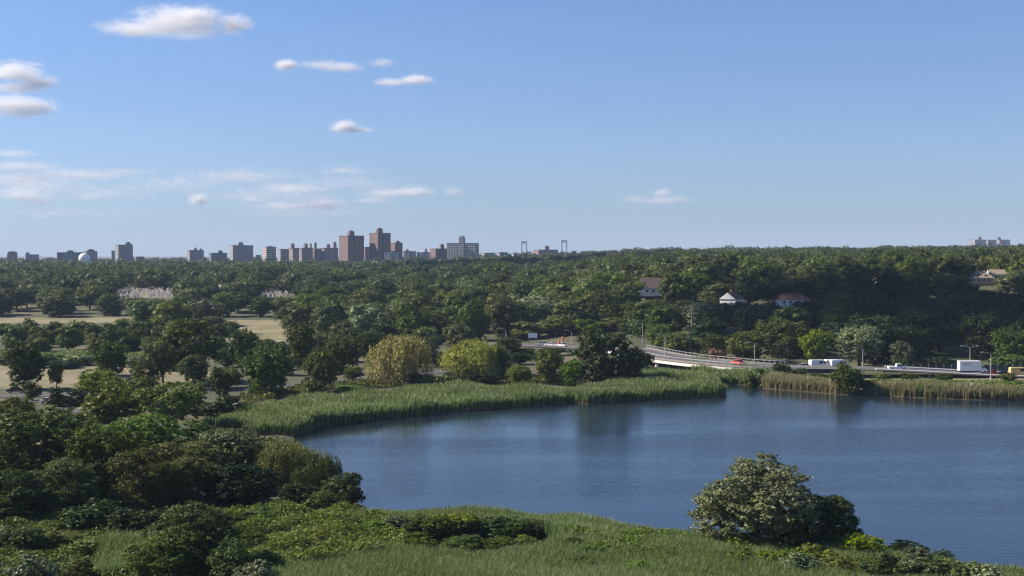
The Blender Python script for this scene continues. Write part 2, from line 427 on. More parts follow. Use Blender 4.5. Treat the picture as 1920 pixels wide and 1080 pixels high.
# bridge over the inlet
def bridge():
    fine, L_, R_, z = ribbon(main_pts, 14.4, road_z)
    sel = [i for i, p in enumerate(fine) if 391 < p.y < 470 and p.x < 78]
    t = empty('bridge', (54, 425, 0)); o = Vector((54, 425, 0))
    tag(t, 'low road bridge with white girder and grey railing over the lake inlet', 'bridge')
    def strip(off0, off1, za, zb):
        b = MB(); vs = []
        for i in sel:
            p, q = (fine[i], (L_[i] - fine[i]).normalized())
            for of in (off0, off1):
                for zz in (za, zb): v = p + q * of - o; vs.append((v.x, v.y, z[i] + zz))
        fs = []
        for k in range(len(sel) - 1):
            a = 4 * k; c = a + 4
            fs += [(a, a + 1, c + 1, c), (a + 2, c + 2, c + 3, a + 3), (a + 1, a + 3, c + 3, c + 1), (a, c, c + 2, a + 2)]
        fs += [(0, 2, 3, 1), (4 * len(sel) - 4, 4 * len(sel) - 3, 4 * len(sel) - 1, 4 * len(sel) - 2)]
        return b.add(vs, fs)
    strip(-7.0, 7.0, -.7, -.27).build('deck', M['concrete'], t)
    strip(7.05, 7.5, -1.25, -.45).build('girder', M['girder'], t)
    strip(-7.5, -7.05, -1.25, -.45).build('girder', M['girder'], t)
    for of in (7.0, -7.3):
        strip(of, of + .3, -.25, .35).build('parapet', M['dark_concrete'], t)
        r = strip(of + .1, of + .2, .95, 1.08).build('railing', M['metal'], t)
        for i in sel[::1]:
            v = fine[i] + (L_[i] - fine[i]).normalized() * (of + .15) - o
            MB().box(v.x - .12, v.x + .12, v.y - .12, v.y + .12, z[i] + .35, z[i] + .95).build('baluster', M['metal'], r)
    for j in (sel[5], sel[len(sel) // 2], sel[-5]):
        for of in (-5.8, 0, 6.1):
            v = fine[j] + (L_[j] - fine[j]).normalized() * of - o
            MB().tube([(v.x, v.y, -2.2), (v.x, v.y, z[j] - .75)], .6, 12).build('pier', M['girder'], t)
bridge()

# ------------------------------------------------------------------ vegetation
def ico():
    bm = bmesh.new(); bmesh.ops.create_icosphere(bm, subdivisions=2, radius=1)
    v = np.array([x.co for x in bm.verts]); f = np.array([[q.index for q in x.verts] for x in bm.faces]); bm.free(); return v, f
def ico1():
    bm = bmesh.new(); bmesh.ops.create_icosphere(bm, subdivisions=1, radius=1)
    v = np.array([x.co for x in bm.verts]); f = np.array([[q.index for q in x.verts] for x in bm.faces]); bm.free(); return v, f
ICO2, ICO1 = ico(), ico1()
def unit(r, n):
    v = r.normal(size=(n, 3)); return v / np.linalg.norm(v, axis=1, keepdims=True)

FORMS = {  # centre z, radii xy, radius z, lobe radius range, lobes, lowest z
    'round': (.58, .34, .33, (.13, .22), 34, .18), 'wide': (.58, .40, .30, (.09, .17), 50, .22), 'tall': (.56, .33, .38, (.12, .21), 34, .14),
    'full': (.50, .36, .42, (.10, .20), 48, .03), 'bush': (.42, .36, .42, (.12, .22), 30, .0), 'pine': (.62, .38, .28, (.08, .15), 34, .3)}

def lobes(r, form):
    cz, rx, rz, lr, nl, zl = FORMS[form]
    C, Rr = [], []
    while len(C) < nl:
        d = unit(r, 1)[0]; k = r.uniform(.45, 1.0) ** .6
        q = np.array([d[0] * rx * k, d[1] * rx * k, cz + d[2] * rz * k])
        # uneven outline
        s = 1 + .30 * mnoise.noise(Vector((q * 4.2 + r.integers(1, 2) * 0 + SEED[0]).tolist()))
        q = np.array([0, 0, cz]) + (q - np.array([0, 0, cz])) * s
        rad = r.uniform(*lr)
        if q[2] - rad * .7 < zl: q[2] = zl + rad * .7
        if q[2] + rad > 1: q[2] = 1 - rad
        C.append(q); Rr.append(rad)
    C, Rr = np.array(C), np.array(Rr)
    # fill the unit box
    ext = np.abs(C[:, :2]).max(0).max() + Rr.mean(); C[:, :2] *= .5 / ext
    top = (C[:, 2] + Rr).max(); C[:, 2] += (1 - top) * (C[:, 2] / top)
    if form == 'pine': pass
    return C, Rr
SEED = [0.0]
SUB = [(1000, .033), (380, .046), (300, .055), (70, .10)]

def leaf_quads(pos, nrm, size, r, asp=.62):
    n = len(pos)
    t = np.cross(nrm, unit(r, n)); t /= np.linalg.norm(t, axis=1, keepdims=True) + 1e-9
    b = np.cross(nrm, t); s = size[:, None]
    V = np.stack([pos - t * s, pos - b * s * asp + t * s * .1, pos + t * s, pos + b * s * asp + t * s * .1], 1).reshape(-1, 3)
    return V, np.arange(4 * n).reshape(n, 4)

def crown_arrays(seed, form, n, ls, core=True, ratio=1.0, low=False):
    r = np.random.default_rng(seed); SEED[0] = float(seed) * 3.7
    C, Rr = lobes(r, 'round' if form == 'willow' else form)
    flat_z = .45 if form == 'pine' else 1.0
    if low: keep = r.choice(len(C), 14, replace=False); C, Rr = C[keep], Rr[keep] * 1.55
    sq = np.array([1, 1, flat_z])
    ns, sr = SUB[0] if n > 10000 else SUB[1] if n > 7700 else SUB[2] if n > 2000 else SUB[3]
    k = r.choice(len(C), ns * 4, p=Rr ** 2 / (Rr ** 2).sum())
    d = unit(r, ns * 4); d[:, 2] = d[:, 2] * .95 + .15; d /= np.linalg.norm(d, axis=1, keepdims=True)
    S0 = C[k] + d * (Rr[k] * np.where(r.uniform(size=ns * 4) < .25, r.uniform(.3, .7, ns * 4), r.uniform(.70, 1.07, ns * 4)))[:, None] * sq
    own = np.zeros(len(S0), bool)
    for j in range(len(C)): own |= (np.linalg.norm((S0 - C[j]) / sq, axis=1) < Rr[j] * .68) & (k != j)
    S0 = S0[~own][:ns]; d0 = d[~own][:ns]; sr_ = sr * r.uniform(.6, 1.35, len(S0))
    q = r.integers(len(S0), size=n)
    d = unit(r, n); pos = S0[q] + d * (sr_[q] * np.abs(r.normal(.75, .45, n)))[:, None] * np.array([1, 1, .8]) * sq
    d = d + .9 * d0[q] + np.array([0, 0, .25]); d /= np.linalg.norm(d, axis=1, keepdims=True)
    ok = pos[:, 2] > 0; pos, d = pos[ok], d[ok]; n = len(pos)
    if form == 'willow':
        # hanging sprays: every leaf quad becomes a chain down a drooping twig
        st = pos[: max(1, n // 5)]; V_, F_ = [], []
        m_ = len(st); L0 = r.uniform(.10, .42, m_); L0 = np.minimum(L0, st[:, 2] - .05).clip(.03)
        out_ = st.copy(); out_[:, 2] = 0; out_ /= np.linalg.norm(out_, axis=1, keepdims=True) + 1e-6
        P_, Nn = [], []
        for q in range(5):
            f = (q + r.uniform(0, 1, m_)) / 5
            pp = st + out_ * (.05 * np.sin(f * 2.2))[:, None] + r.normal(size=(m_, 3)) * .006; pp[:, 2] = st[:, 2] - L0 * f
            P_.append(pp); Nn.append(out_ + .7 * r.normal(size=(m_, 3)))
        P_ = np.concatenate(P_); Nn = np.concatenate(Nn); Nn /= np.linalg.norm(Nn, axis=1, keepdims=True)
        dn = np.array([0, 0, -1.0]) + .25 * r.normal(size=(len(P_), 3)); t = dn - Nn * (dn * Nn).sum(1, keepdims=True); t /= np.linalg.norm(t, axis=1, keepdims=True)
        b = np.cross(Nn, t); s = ls * r.uniform(.7, 1.3, len(P_))[:, None]
        V = np.stack([P_ - t * s * 1.7, P_ - b * s * .5, P_ + t * s * 1.7, P_ + b * s * .5], 1).reshape(-1, 3); Fq = np.arange(4 * len(P_)).reshape(-1, 4)
    else:
        nr = d + .75 * unit(r, n); nr /= np.linalg.norm(nr, axis=1, keepdims=True)
        V, Fq = leaf_quads(pos, nr, ls * r.uniform(.55, 1.35, n), r)
    Fs = [Fq]; Vs = [V]; off = len(V)
    if core:
        iv, jf = ICO1
        for j in range(len(C)):
            jit = 1 + .22 * r.normal(size=(len(iv), 1))
            vv = C[j] + iv * jit * Rr[j] * (.60 if n < 7700 else .40 if n < 10000 else .28) * np.array([1, 1, flat_z]); vv[:, 2] = np.maximum(vv[:, 2], .0)
            if form == 'willow': vv[:, 2] = np.where(vv[:, 2] < C[j][2], C[j][2] - (C[j][2] - vv[:, 2]) * 1.6, vv[:, 2]).clip(.05)
            Vs.append(vv); Fs.append(jf + off); off += len(vv)
        tri = np.concatenate(Fs[1:]); Fs = [Fq, tri]
    return np.concatenate(Vs), Fs, C

def trunk_mesh(seed, C, form, nlimb=7):
    r = np.random.default_rng(seed + 500); b = MB()
    topz = {'bush': .4, 'full': .5}.get(form, .62)
    lean = r.normal(size=2) * .03
    b.tube([(0, 0, -.03), (lean[0] * .3, lean[1] * .3, topz * .4), (lean[0], lean[1], topz)], [.034, .024, .012], 8)
    for j in r.choice(len(C), nlimb, replace=False):
        c = C[j]; z0 = topz * r.uniform(.3, .7); m0 = np.array([lean[0] * .5, lean[1] * .5, z0])
        mid = (m0 + c) / 2 + np.array([0, 0, .03])
        b.tube([m0, mid, c], [.015, .010, .005], 6)
    return b.mesh('trunk')

PROTO = {}
LOD = {'n': {'round': (24000, .0125), 'wide': (26000, .012), 'tall': (22000, .013), 'full': (36000, .0130), 'bush': (9000, .024), 'willow': (24000, .011), 'pine': (12000, .016)},
       'm': {'round': (8600, .020), 'wide': (9000, .020), 'tall': (8400, .021), 'full': (8500, .021), 'bush': (4200, .034), 'willow': (12000, .015), 'pine': (6000, .02)},
       'f': {'round': (7500, .021), 'wide': (7600, .020), 'tall': (7200, .021), 'full': (7600, .021), 'bush': (2100, .045), 'pine': (2400, .032), 'willow': (4500, .022)}}
NVAR = {'n': 4, 'm': 4, 'f': 6}
def proto(form, lod, var):
    k = (form, lod, var)
    if k not in PROTO:
        n, ls = LOD[lod][form]; seed = (sorted(FORMS).index(form) if form in FORMS else 9) * 101 + 'nmf'.index(lod) * 17 + var + 3
        V, Fs, C = crown_arrays(seed, form, n, ls)
        cm = mesh_np('crown', V, Fs); cm.materials.append(M['mid'])
        tm = trunk_mesh(seed, C, form) if form != 'bush' else None
        if tm: tm.materials.append(M['bark'])
        PROTO[k] = (cm, tm)
    return PROTO[k]

def setmat(o, mat):
    o.material_slots[0].link = 'OBJECT'; o.material_slots[0].material = mat

TREES = []
def plant(name, x, y, w, hgt, tone, form, label, cat, group=None, lod=None, var=None, sink=0.0):
    lod = lod or ('n' if y < 262 else 'm' if y < 470 else 'f')
    cm, tm = proto(form, lod, (var if var is not None else random.randrange(NVAR[lod])))
    z = gz(x, y) - sink; rz = random.uniform(0, 6.28)
    if tm is None:
        o = bpy.data.objects.new(name, cm); COL.objects.link(o); o.location = (x, y, z); o.rotation_euler = (0, 0, rz); o.scale = (w, w * random.uniform(.85, 1.1), hgt); setmat(o, M[tone])
        return tag(o, label, cat, group)
    e = empty(name, (x, y, z), rz); e.scale = (w, w, hgt)
    c = bpy.data.objects.new('crown', cm); COL.objects.link(c); c.parent = e; setmat(c, M[tone])
    t = bpy.data.objects.new('trunk', tm); COL.objects.link(t); t.parent = e
    TREES.append((x, y, w))
    return tag(e, label, cat, group)

def T(px, Y, top, w, tone, form, label, name='tree', cat='tree', group=None, var=None):
    x = X(px, Y, top); hgt = Z(top, Y) - gz(x, Y)
    return plant(name, x, Y, w, max(hgt, .6), tone, form, label, cat, group, var=var)
def B(px, Y, top, w, tone, label, group=None, var=None): return T(px, Y, top, w, tone, 'bush', label, 'bush', 'bush', group, var)

# wooded bank at the near end of the lake
T(60, 200, 762, 21, 'mid', 'full', 'big mid green tree with pale leaf specks beside the bright green tree', var=0)
T(22, 248, 742, 14, 'bright', 'full', 'bright yellow green tree behind the speckled tree near the park road')
T(118, 232, 770, 13, 'mid', 'full', 'mid green tree between the bright green tree and the bare sandy slope')
T(215, 275, 716, 14, 'mid', 'full', 'broad green tree at the sandy slope, west of its domed neighbour')
T(318, 272, 712, 15, 'mid', 'wide', 'broad domed green tree beside the dark shrub at the reed edge')
T(190, 322, 692, 15, 'bright', 'full', 'light green tree in front of the white minivan')
T(270, 214, 774, 17, 'bright', 'full', 'bright green round tree in front of the two broad green trees', var=1)
T(195, 197, 796, 14, 'mid', 'full', 'green tree between the bright round tree and the speckled tree')
T(425, 206, 804, 16, 'silver', 'full', 'grey green feathery tree beside the small yellow willow', var=2)
T(340, 196, 828, 14, 'mid', 'full', 'green tree under the grey green feathery tree')
T(255, 188, 842, 11, 'olive', 'full', 'olive tree with bright leaf tips below the bright round tree')
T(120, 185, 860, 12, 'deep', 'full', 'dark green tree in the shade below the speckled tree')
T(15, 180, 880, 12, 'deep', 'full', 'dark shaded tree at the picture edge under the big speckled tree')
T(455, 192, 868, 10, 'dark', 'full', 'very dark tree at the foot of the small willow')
T(545, 203, 815, 10.5, 'willow_green', 'willow', 'small yellow green weeping willow at the water\'s near cove', 'willow_tree', 'tree', var=0)
T(590, 200, 850, 8, 'olive', 'willow', 'dull green weeping willow hanging over the cove beside the yellow one', 'willow_tree', 'tree', var=1)
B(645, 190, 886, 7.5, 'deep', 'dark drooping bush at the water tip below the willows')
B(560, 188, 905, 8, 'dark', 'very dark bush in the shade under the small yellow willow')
T(365, 150, 942, 11, 'deep', 'full', 'dark rounded tree standing alone in front of the shaded wood', var=3)
T(300, 146, 1000, 8, 'mid', 'full', 'smaller green tree leaning on the dark rounded tree')
B(430, 144, 1010, 5.5, 'deep', 'dark bush at the foot of the dark rounded tree beside the reeds')
B(212, 170, 965, 4.4, 'bright', 'small bright green bush above the grey green reed patch')
B(605, 185, 919, 4.8, 'bright', 'bright green vine-covered bush with flat top at the reed edge', var=1)
B(55, 134, 1040, 8, 'silver', 'silvery bush with white leaf specks in the bottom corner of the bank')
B(150, 141, 1050, 5, 'mid', 'green bush beside the silvery speckled corner bush')
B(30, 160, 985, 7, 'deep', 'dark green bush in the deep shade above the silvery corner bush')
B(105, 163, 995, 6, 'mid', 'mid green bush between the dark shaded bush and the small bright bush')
B(170, 172, 938, 9, 'dark', 'very dark bush in the deep shade under the dark trees of the wooded bank')  # very dark leaves here paint the bank's black shade into the colour
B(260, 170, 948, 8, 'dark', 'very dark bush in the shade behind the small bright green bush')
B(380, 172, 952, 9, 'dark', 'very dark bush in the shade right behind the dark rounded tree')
B(165, 158, 1005, 5, 'bright', 'light green bush directly below the small bright green bush')
B(480, 140, 1050, 4.5, 'silver', 'small silver tipped bush at the bottom reed edge')
B(500, 178, 950, 7, 'mid', 'green bush behind the herb bank beside the deep shade')
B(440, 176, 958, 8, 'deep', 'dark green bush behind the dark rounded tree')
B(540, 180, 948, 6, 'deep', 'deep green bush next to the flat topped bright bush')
B(655, 183, 938, 5, 'olive', 'greyish green bush on the water side of the flat topped bright bush')
B(372, 262, 786, 9, 'mid', 'green bush on the bare ground beside the broad dark shrub')
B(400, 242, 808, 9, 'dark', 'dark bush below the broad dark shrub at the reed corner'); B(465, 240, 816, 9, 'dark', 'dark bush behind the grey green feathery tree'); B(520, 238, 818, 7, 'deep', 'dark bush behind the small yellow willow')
for k_, (px, Y, top, w_, tone) in enumerate([(470, 160, 1000, 5, 'mid'), (515, 166, 985, 5, 'deep'), (545, 158, 1008, 5, 'bright'), (560, 172, 968, 5, 'mid'), (585, 162, 996, 6, 'mid'), (610, 172, 968, 5, 'bright'), (635, 164, 992, 5, 'deep'), (660, 170, 972, 5, 'mid'), (672, 160, 1008, 4, 'bright'), (500, 150, 1030, 5, 'mid')]):
    B(px, Y, top, w_, tone, ['low green bush in the undergrowth beside the dark rounded tree', 'dark low bush in the undergrowth behind the dark rounded tree', 'light green low bush in the middle of the undergrowth', 'green bush in the undergrowth just below the flat topped bush',
      'green mounded bush in the open undergrowth', 'light green bush under the dark side of the flat topped bush', 'deep green low bush at the thicket side of the undergrowth', 'green bush at the reed edge east of the flat topped bush', 'light green low bush at the west foot of the thicket', 'green low bush at the bottom of the undergrowth'][k_])
for k_, (px, Y, top, w_, tone, lab) in enumerate([(1065, 160, 1008, 6, 'bright', 'bright mound of leaves in the reeds just east of the thicket'), (1120, 158, 1014, 6, 'mid', 'green leafy mound in the reeds, second east of the thicket'), (1175, 157, 1022, 6, 'bright', 'yellow green leafy mound in the open reed bed below the lake curve'),
    (1235, 155, 1030, 6, 'mid', 'green leafy mound in the reeds, third west of the large silvery tree'), (1290, 155, 1030, 6, 'bright', 'light green leafy mound in the reeds, second west of the large silvery tree'), (1340, 153, 1034, 6, 'mid', 'green leafy mound touching the reeds next to the large silvery tree'),
    (1095, 152, 1042, 5, 'mid', 'low green mound at the bottom of the reed bed below the bright mound'), (1210, 149, 1052, 5, 'bright', 'low light green mound at the bottom of the reed bed below the yellow green one')]):
    B(px, Y, top, w_, tone, lab)
nb = 0
for px, Y, top, w_, tone, lab in [
    (700, 168, 978, 6, 'bright', 'yellow green bush at the west end of the low thicket in the reed bed'),
    (745, 169, 966, 6, 'silver', 'white flecked bush in the low thicket in the reed bed'),
    (800, 168, 962, 7, 'mid', 'mid green bush in the thicket just east of the white flecked one'),
    (850, 170, 958, 7, 'bright', 'light green highest bush of the low thicket in the reed bed'),
    (905, 170, 961, 7, 'mid', 'green bush in the thicket beside its light green highest bush'),
    (955, 169, 968, 7, 'deep', 'dark bush in the thicket before its dark east end'),
    (1005, 170, 974, 6, 'deep', 'dark green bush at the east end of the low thicket'),
    (780, 163, 1000, 6, 'bright', 'low bright bush in the front of the thicket below the white flecked one'),
    (870, 162, 1004, 6, 'mid', 'low green bush in the front of the thicket below its highest bush'),
    (930, 162, 1006, 5, 'mid', 'low shaded bush in the front of the thicket near its east end'),
    (985, 164, 1003, 3, 'bright', 'small round yellow green bush at the front of the thicket\'s dark end')]:
    B(px, Y, top, w_, tone, lab, 'bushes in the low thicket in the reed bed')
# the big rounded tree and its neighbours on the near shore
T(1422, 166, 856, 17.5, 'silver', 'full', 'large rounded tree with silvery leaves standing alone on the near shore', var=1)
T(1558, 164, 928, 8.5, 'deep', 'full', 'dark companion tree in the shade of the large silvery tree', var=2)
T(1500, 162, 960, 7, 'deep', 'full', 'dark low tree between the large silvery tree and its companion')
for px, Y, top, w_, tone, lab in [
    (1618, 157, 998, 6.5, 'bright', 'bright green bush at the foot of the dark companion tree'),
    (1690, 158, 1012, 7, 'dark', 'low dark bush trailing along the water beyond the bright green bush'),
    (1750, 156, 1026, 5, 'deep', 'small dark bush at the end of the trailing shore bushes'),
    (1535, 151, 1020, 6, 'mid', 'mid green bush under the dark low tree on the near shore'),
    (1500, 147, 1034, 5, 'silver', 'silvery bush in front of the large rounded tree'),
    (1450, 152, 1028, 5, 'bright', 'light green bush in the shade gap under the large rounded tree'),
    (1385, 152, 1026, 4.5, 'mid', 'green bush at the reed side of the large rounded tree'),
    (1590, 147, 1040, 6, 'olive', 'olive bush below the bright green shore bush'),
    (1655, 146, 1038, 6, 'mid', 'green bush between the olive and the pale rounded bush'),
    (1725, 146, 1028, 7.5, 'silver', 'pale rounded silver green bush at the bottom shore'),
    (1790, 144, 1042, 6, 'olive', 'olive green bush next to the pale rounded silver bush'),
    (1845, 142, 1058, 6, 'silver', 'low silver tipped bush near the frame edge by the water')]:
    B(px, Y, top, w_, tone, lab)
# the far side of the lake: peninsula
T(495, 338, 652, 13.5, 'deep', 'full', 'dark dense ivy-clad tree beside the reed bed and the park road', var=0)
T(412, 340, 686, 6.5, 'deep', 'full', 'small dark tree beside the dense ivy-clad tree')
B(420, 296, 738, 11, 'deep', 'broad dark shrub at the corner of the far reed bed')
B(385, 300, 752, 7, 'mid', 'green shrub beside the broad dark shrub at the reed corner')
T(600, 346, 654, 9.5, 'deep', 'full', 'dark tree with pale yellow top in front of the grey road gap', var=1)
T(596, 349, 648, 6, 'olive', 'round', 'pale yellow green tree rising from behind the dark tree at the road gap')
T(750, 372, 626, 18.5, 'willow', 'willow', 'large golden weeping willow west of its twin behind the reed bed', 'willow_tree', 'tree', var=0)
T(885, 382, 632, 17, 'willow', 'willow', 'golden weeping willow nearer the bridge behind the reed bed', 'willow_tree', 'tree', var=2)
T(935, 388, 642, 8, 'olive', 'willow', 'dull green weeping willow leaning on the golden one nearer the bridge', 'willow_tree', 'tree', var=1)
B(790, 366, 700, 9, 'dark', 'dark bush under the large golden willow')
B(840, 364, 700, 8, 'mid', 'green bush between the two golden willows')
B(905, 366, 698, 9, 'dark', 'dark bush under the golden willow nearer the bridge')
T(972, 361, 684, 7.5, 'mid', 'round', 'small green tree on the reeds east of the golden willows')
T(1030, 372, 654, 8.5, 'mid', 'full', 'vine-covered green tree with narrow top by the peninsula reeds')
T(1075, 368, 672, 8, 'bright', 'full', 'light green low tree between the vine-covered tree and the big dark one')
T(1138, 370, 616, 19, 'deep', 'full', 'big dark tree with silver tips at the bridge end of the peninsula', var=3)
T(1180, 374, 650, 9, 'deep', 'full', 'dark tree filling the bridge side of the big silver tipped tree')
B(655, 352, 722, 8, 'bright', 'bright green bush lying on the far reed bed below the willow')
B(625, 347, 738, 6, 'mid', 'green bush at the lower end of the bright reed bed bush')
B(985, 352, 712, 3.5, 'olive', 'small olive bush in the reeds under the small green tree')
# along the highway
T(1587, 352, 679, 8.6, 'mid', 'full', 'round green tree standing in the reeds at the water opposite the white vans', var=1)
T(1606, 355, 700, 6, 'dark', 'full', 'dark tree on the shaded side of the round green reed tree')
B(1465, 384, 680, 6, 'deep', 'dark bush at the highway end of the bridge'); B(1432, 380, 690, 7, 'mid', 'green bush on the bank under the bridge end')
B(1410, 372, 698, 5, 'mid', 'mid green bush at the inlet head beside the reeds'); B(1500, 384, 690, 5, 'deep', 'low dark bush beside the brown verge of the highway')
for px, Y, w_, lab in [(935, 462, 11, 'dark bush along the far highway behind the dull green willow'), (985, 470, 12, 'green bush along the far highway below the white roadside board'), (1035, 476, 11, 'dark bush along the far highway below the two orange markers'), (1085, 480, 10, 'green bush on the highway bank below its far lamp'), (1105, 462, 9, 'dark bush on the highway bank behind the light green low tree')]:
    B(px, Y, 652, w_, 'deep' if 'dark' in lab else 'mid', lab)
B(1345, 428, 652, 7, 'rust', 'dry brown bush beyond the bridge railing')
T(1530, 428, 616, 11, 'bright', 'round', 'yellow green tree behind the white vans by the highway')
T(1612, 430, 610, 16.5, 'silver', 'round', 'large greyish tree beside the yellow green tree by the highway', var=2)
T(1692, 420, 638, 8.5, 'silver', 'tall', 'small greyish tree east of the large greyish one')
T(1480, 436, 630, 10, 'deep', 'round', 'dark tree behind the highway end of the bridge')
T(1400, 446, 618, 16, 'mid', 'full', 'mid green tree behind the tall lamp at the bridge end')
T(1345, 462, 625, 12, 'deep', 'full', 'deep green tree behind the dry brown bush')
T(1270, 478, 622, 11, 'mid', 'full', 'green tree beyond the bridge next to the double lamp')
T(1240, 490, 608, 12, 'mid', 'full', 'green tree behind the lamp at the far end of the bridge')
T(1310, 480, 632, 8, 'olive', 'full', 'olive tree just below the double lamp')
for px, w_, tone, lab in [(1448, 6, 'mid', 'low green bush on the highway verge by the bridge end'), (1530, 6, 'deep', 'low dark bush on the highway verge below the white vans'), (1655, 5, 'mid', 'low green bush on the verge east of the round green reed tree'), (1705, 6, 'deep', 'low dark bush on the verge below the white pickup'), (1770, 6, 'mid', 'low green bush on the verge just before the white truck'), (1890, 6, 'olive', 'low olive bush on the verge below the red car')]:
    B(px, 383, 699, w_, tone, lab)
B(1627, 356, 712, 5, 'dark', 'dark low bush in the gap of the reeds beside the round green reed tree'); B(1765, 416, 668, 12, 'dark', 'wide dark bush behind the grey highway fence'); B(1890, 416, 664, 12, 'mid', 'wide green bush behind the tan van')
B(1700, 416, 672, 10, 'dark', 'dark bush behind the parked white pickup')
# the park at the west side
T(48, 358, 636, 12, 'deep', 'full', 'dark round tree alone in the dry field', var=2)
T(106, 356, 679, 4.6, 'deep', 'wide', 'small spreading tree in the dry field next to the dark round tree')
T(202, 398, 640, 12.5, 'deep', 'full', 'dark green tree at the far corner of the dry field')
T(350, 382, 597, 19, 'deep', 'wide', 'tallest irregular dark tree of the park behind the small field tree', var=1)
T(305, 376, 628, 11, 'mid', 'tall', 'green leaning tree in front of the tallest park tree')
T(365, 358, 664, 9.5, 'mid', 'round', 'rounded green tree beside the dark cars on the park road')
T(455, 404, 614, 9.5, 'mid', 'tall', 'green tree rising behind the dense ivy-clad tree')
T(562, 426, 603, 11, 'mid', 'full', 'tall green tree next to the parked white cars')
T(640, 405, 630, 13, 'deep', 'full', 'dark wide tree between the road gap and the large golden willow')
T(690, 440, 622, 13, 'deep', 'round', 'dark green tree behind the large golden willow')
T(128, 292, 720, 9.5, 'dark', 'pine', 'dark flat-topped pine over the sandy slope', 'pine_tree', 'tree')
T(160, 300, 728, 7, 'dark', 'pine', 'smaller dark pine beside the flat-topped pine', 'pine_tree', 'tree')
T(60, 330, 715, 5, 'mid', 'tall', 'small green tree at the park road below the dark round tree')
T(48, 545, 597, 12, 'deep', 'full', 'dark green tree in the park row, third west of the white van gap')
T(100, 540, 601, 12, 'mid', 'full', 'mid green tree in the park row beside its dark end tree')
T(150, 548, 600, 13, 'mid', 'full', 'broad green tree in the middle of the park row')
T(8, 560, 605, 12, 'deep', 'round', 'dark tree at the end of the park row beside the far lawn')
T(235, 535, 598, 13, 'mid', 'round', 'green tree at the sunny end of the park row')
T(180, 470, 632, 8, 'olive', 'round', 'small olive tree behind the long hedge')
T(430, 560, 600, 9, 'mid', 'tall', 'slim green tree before the far dry field')
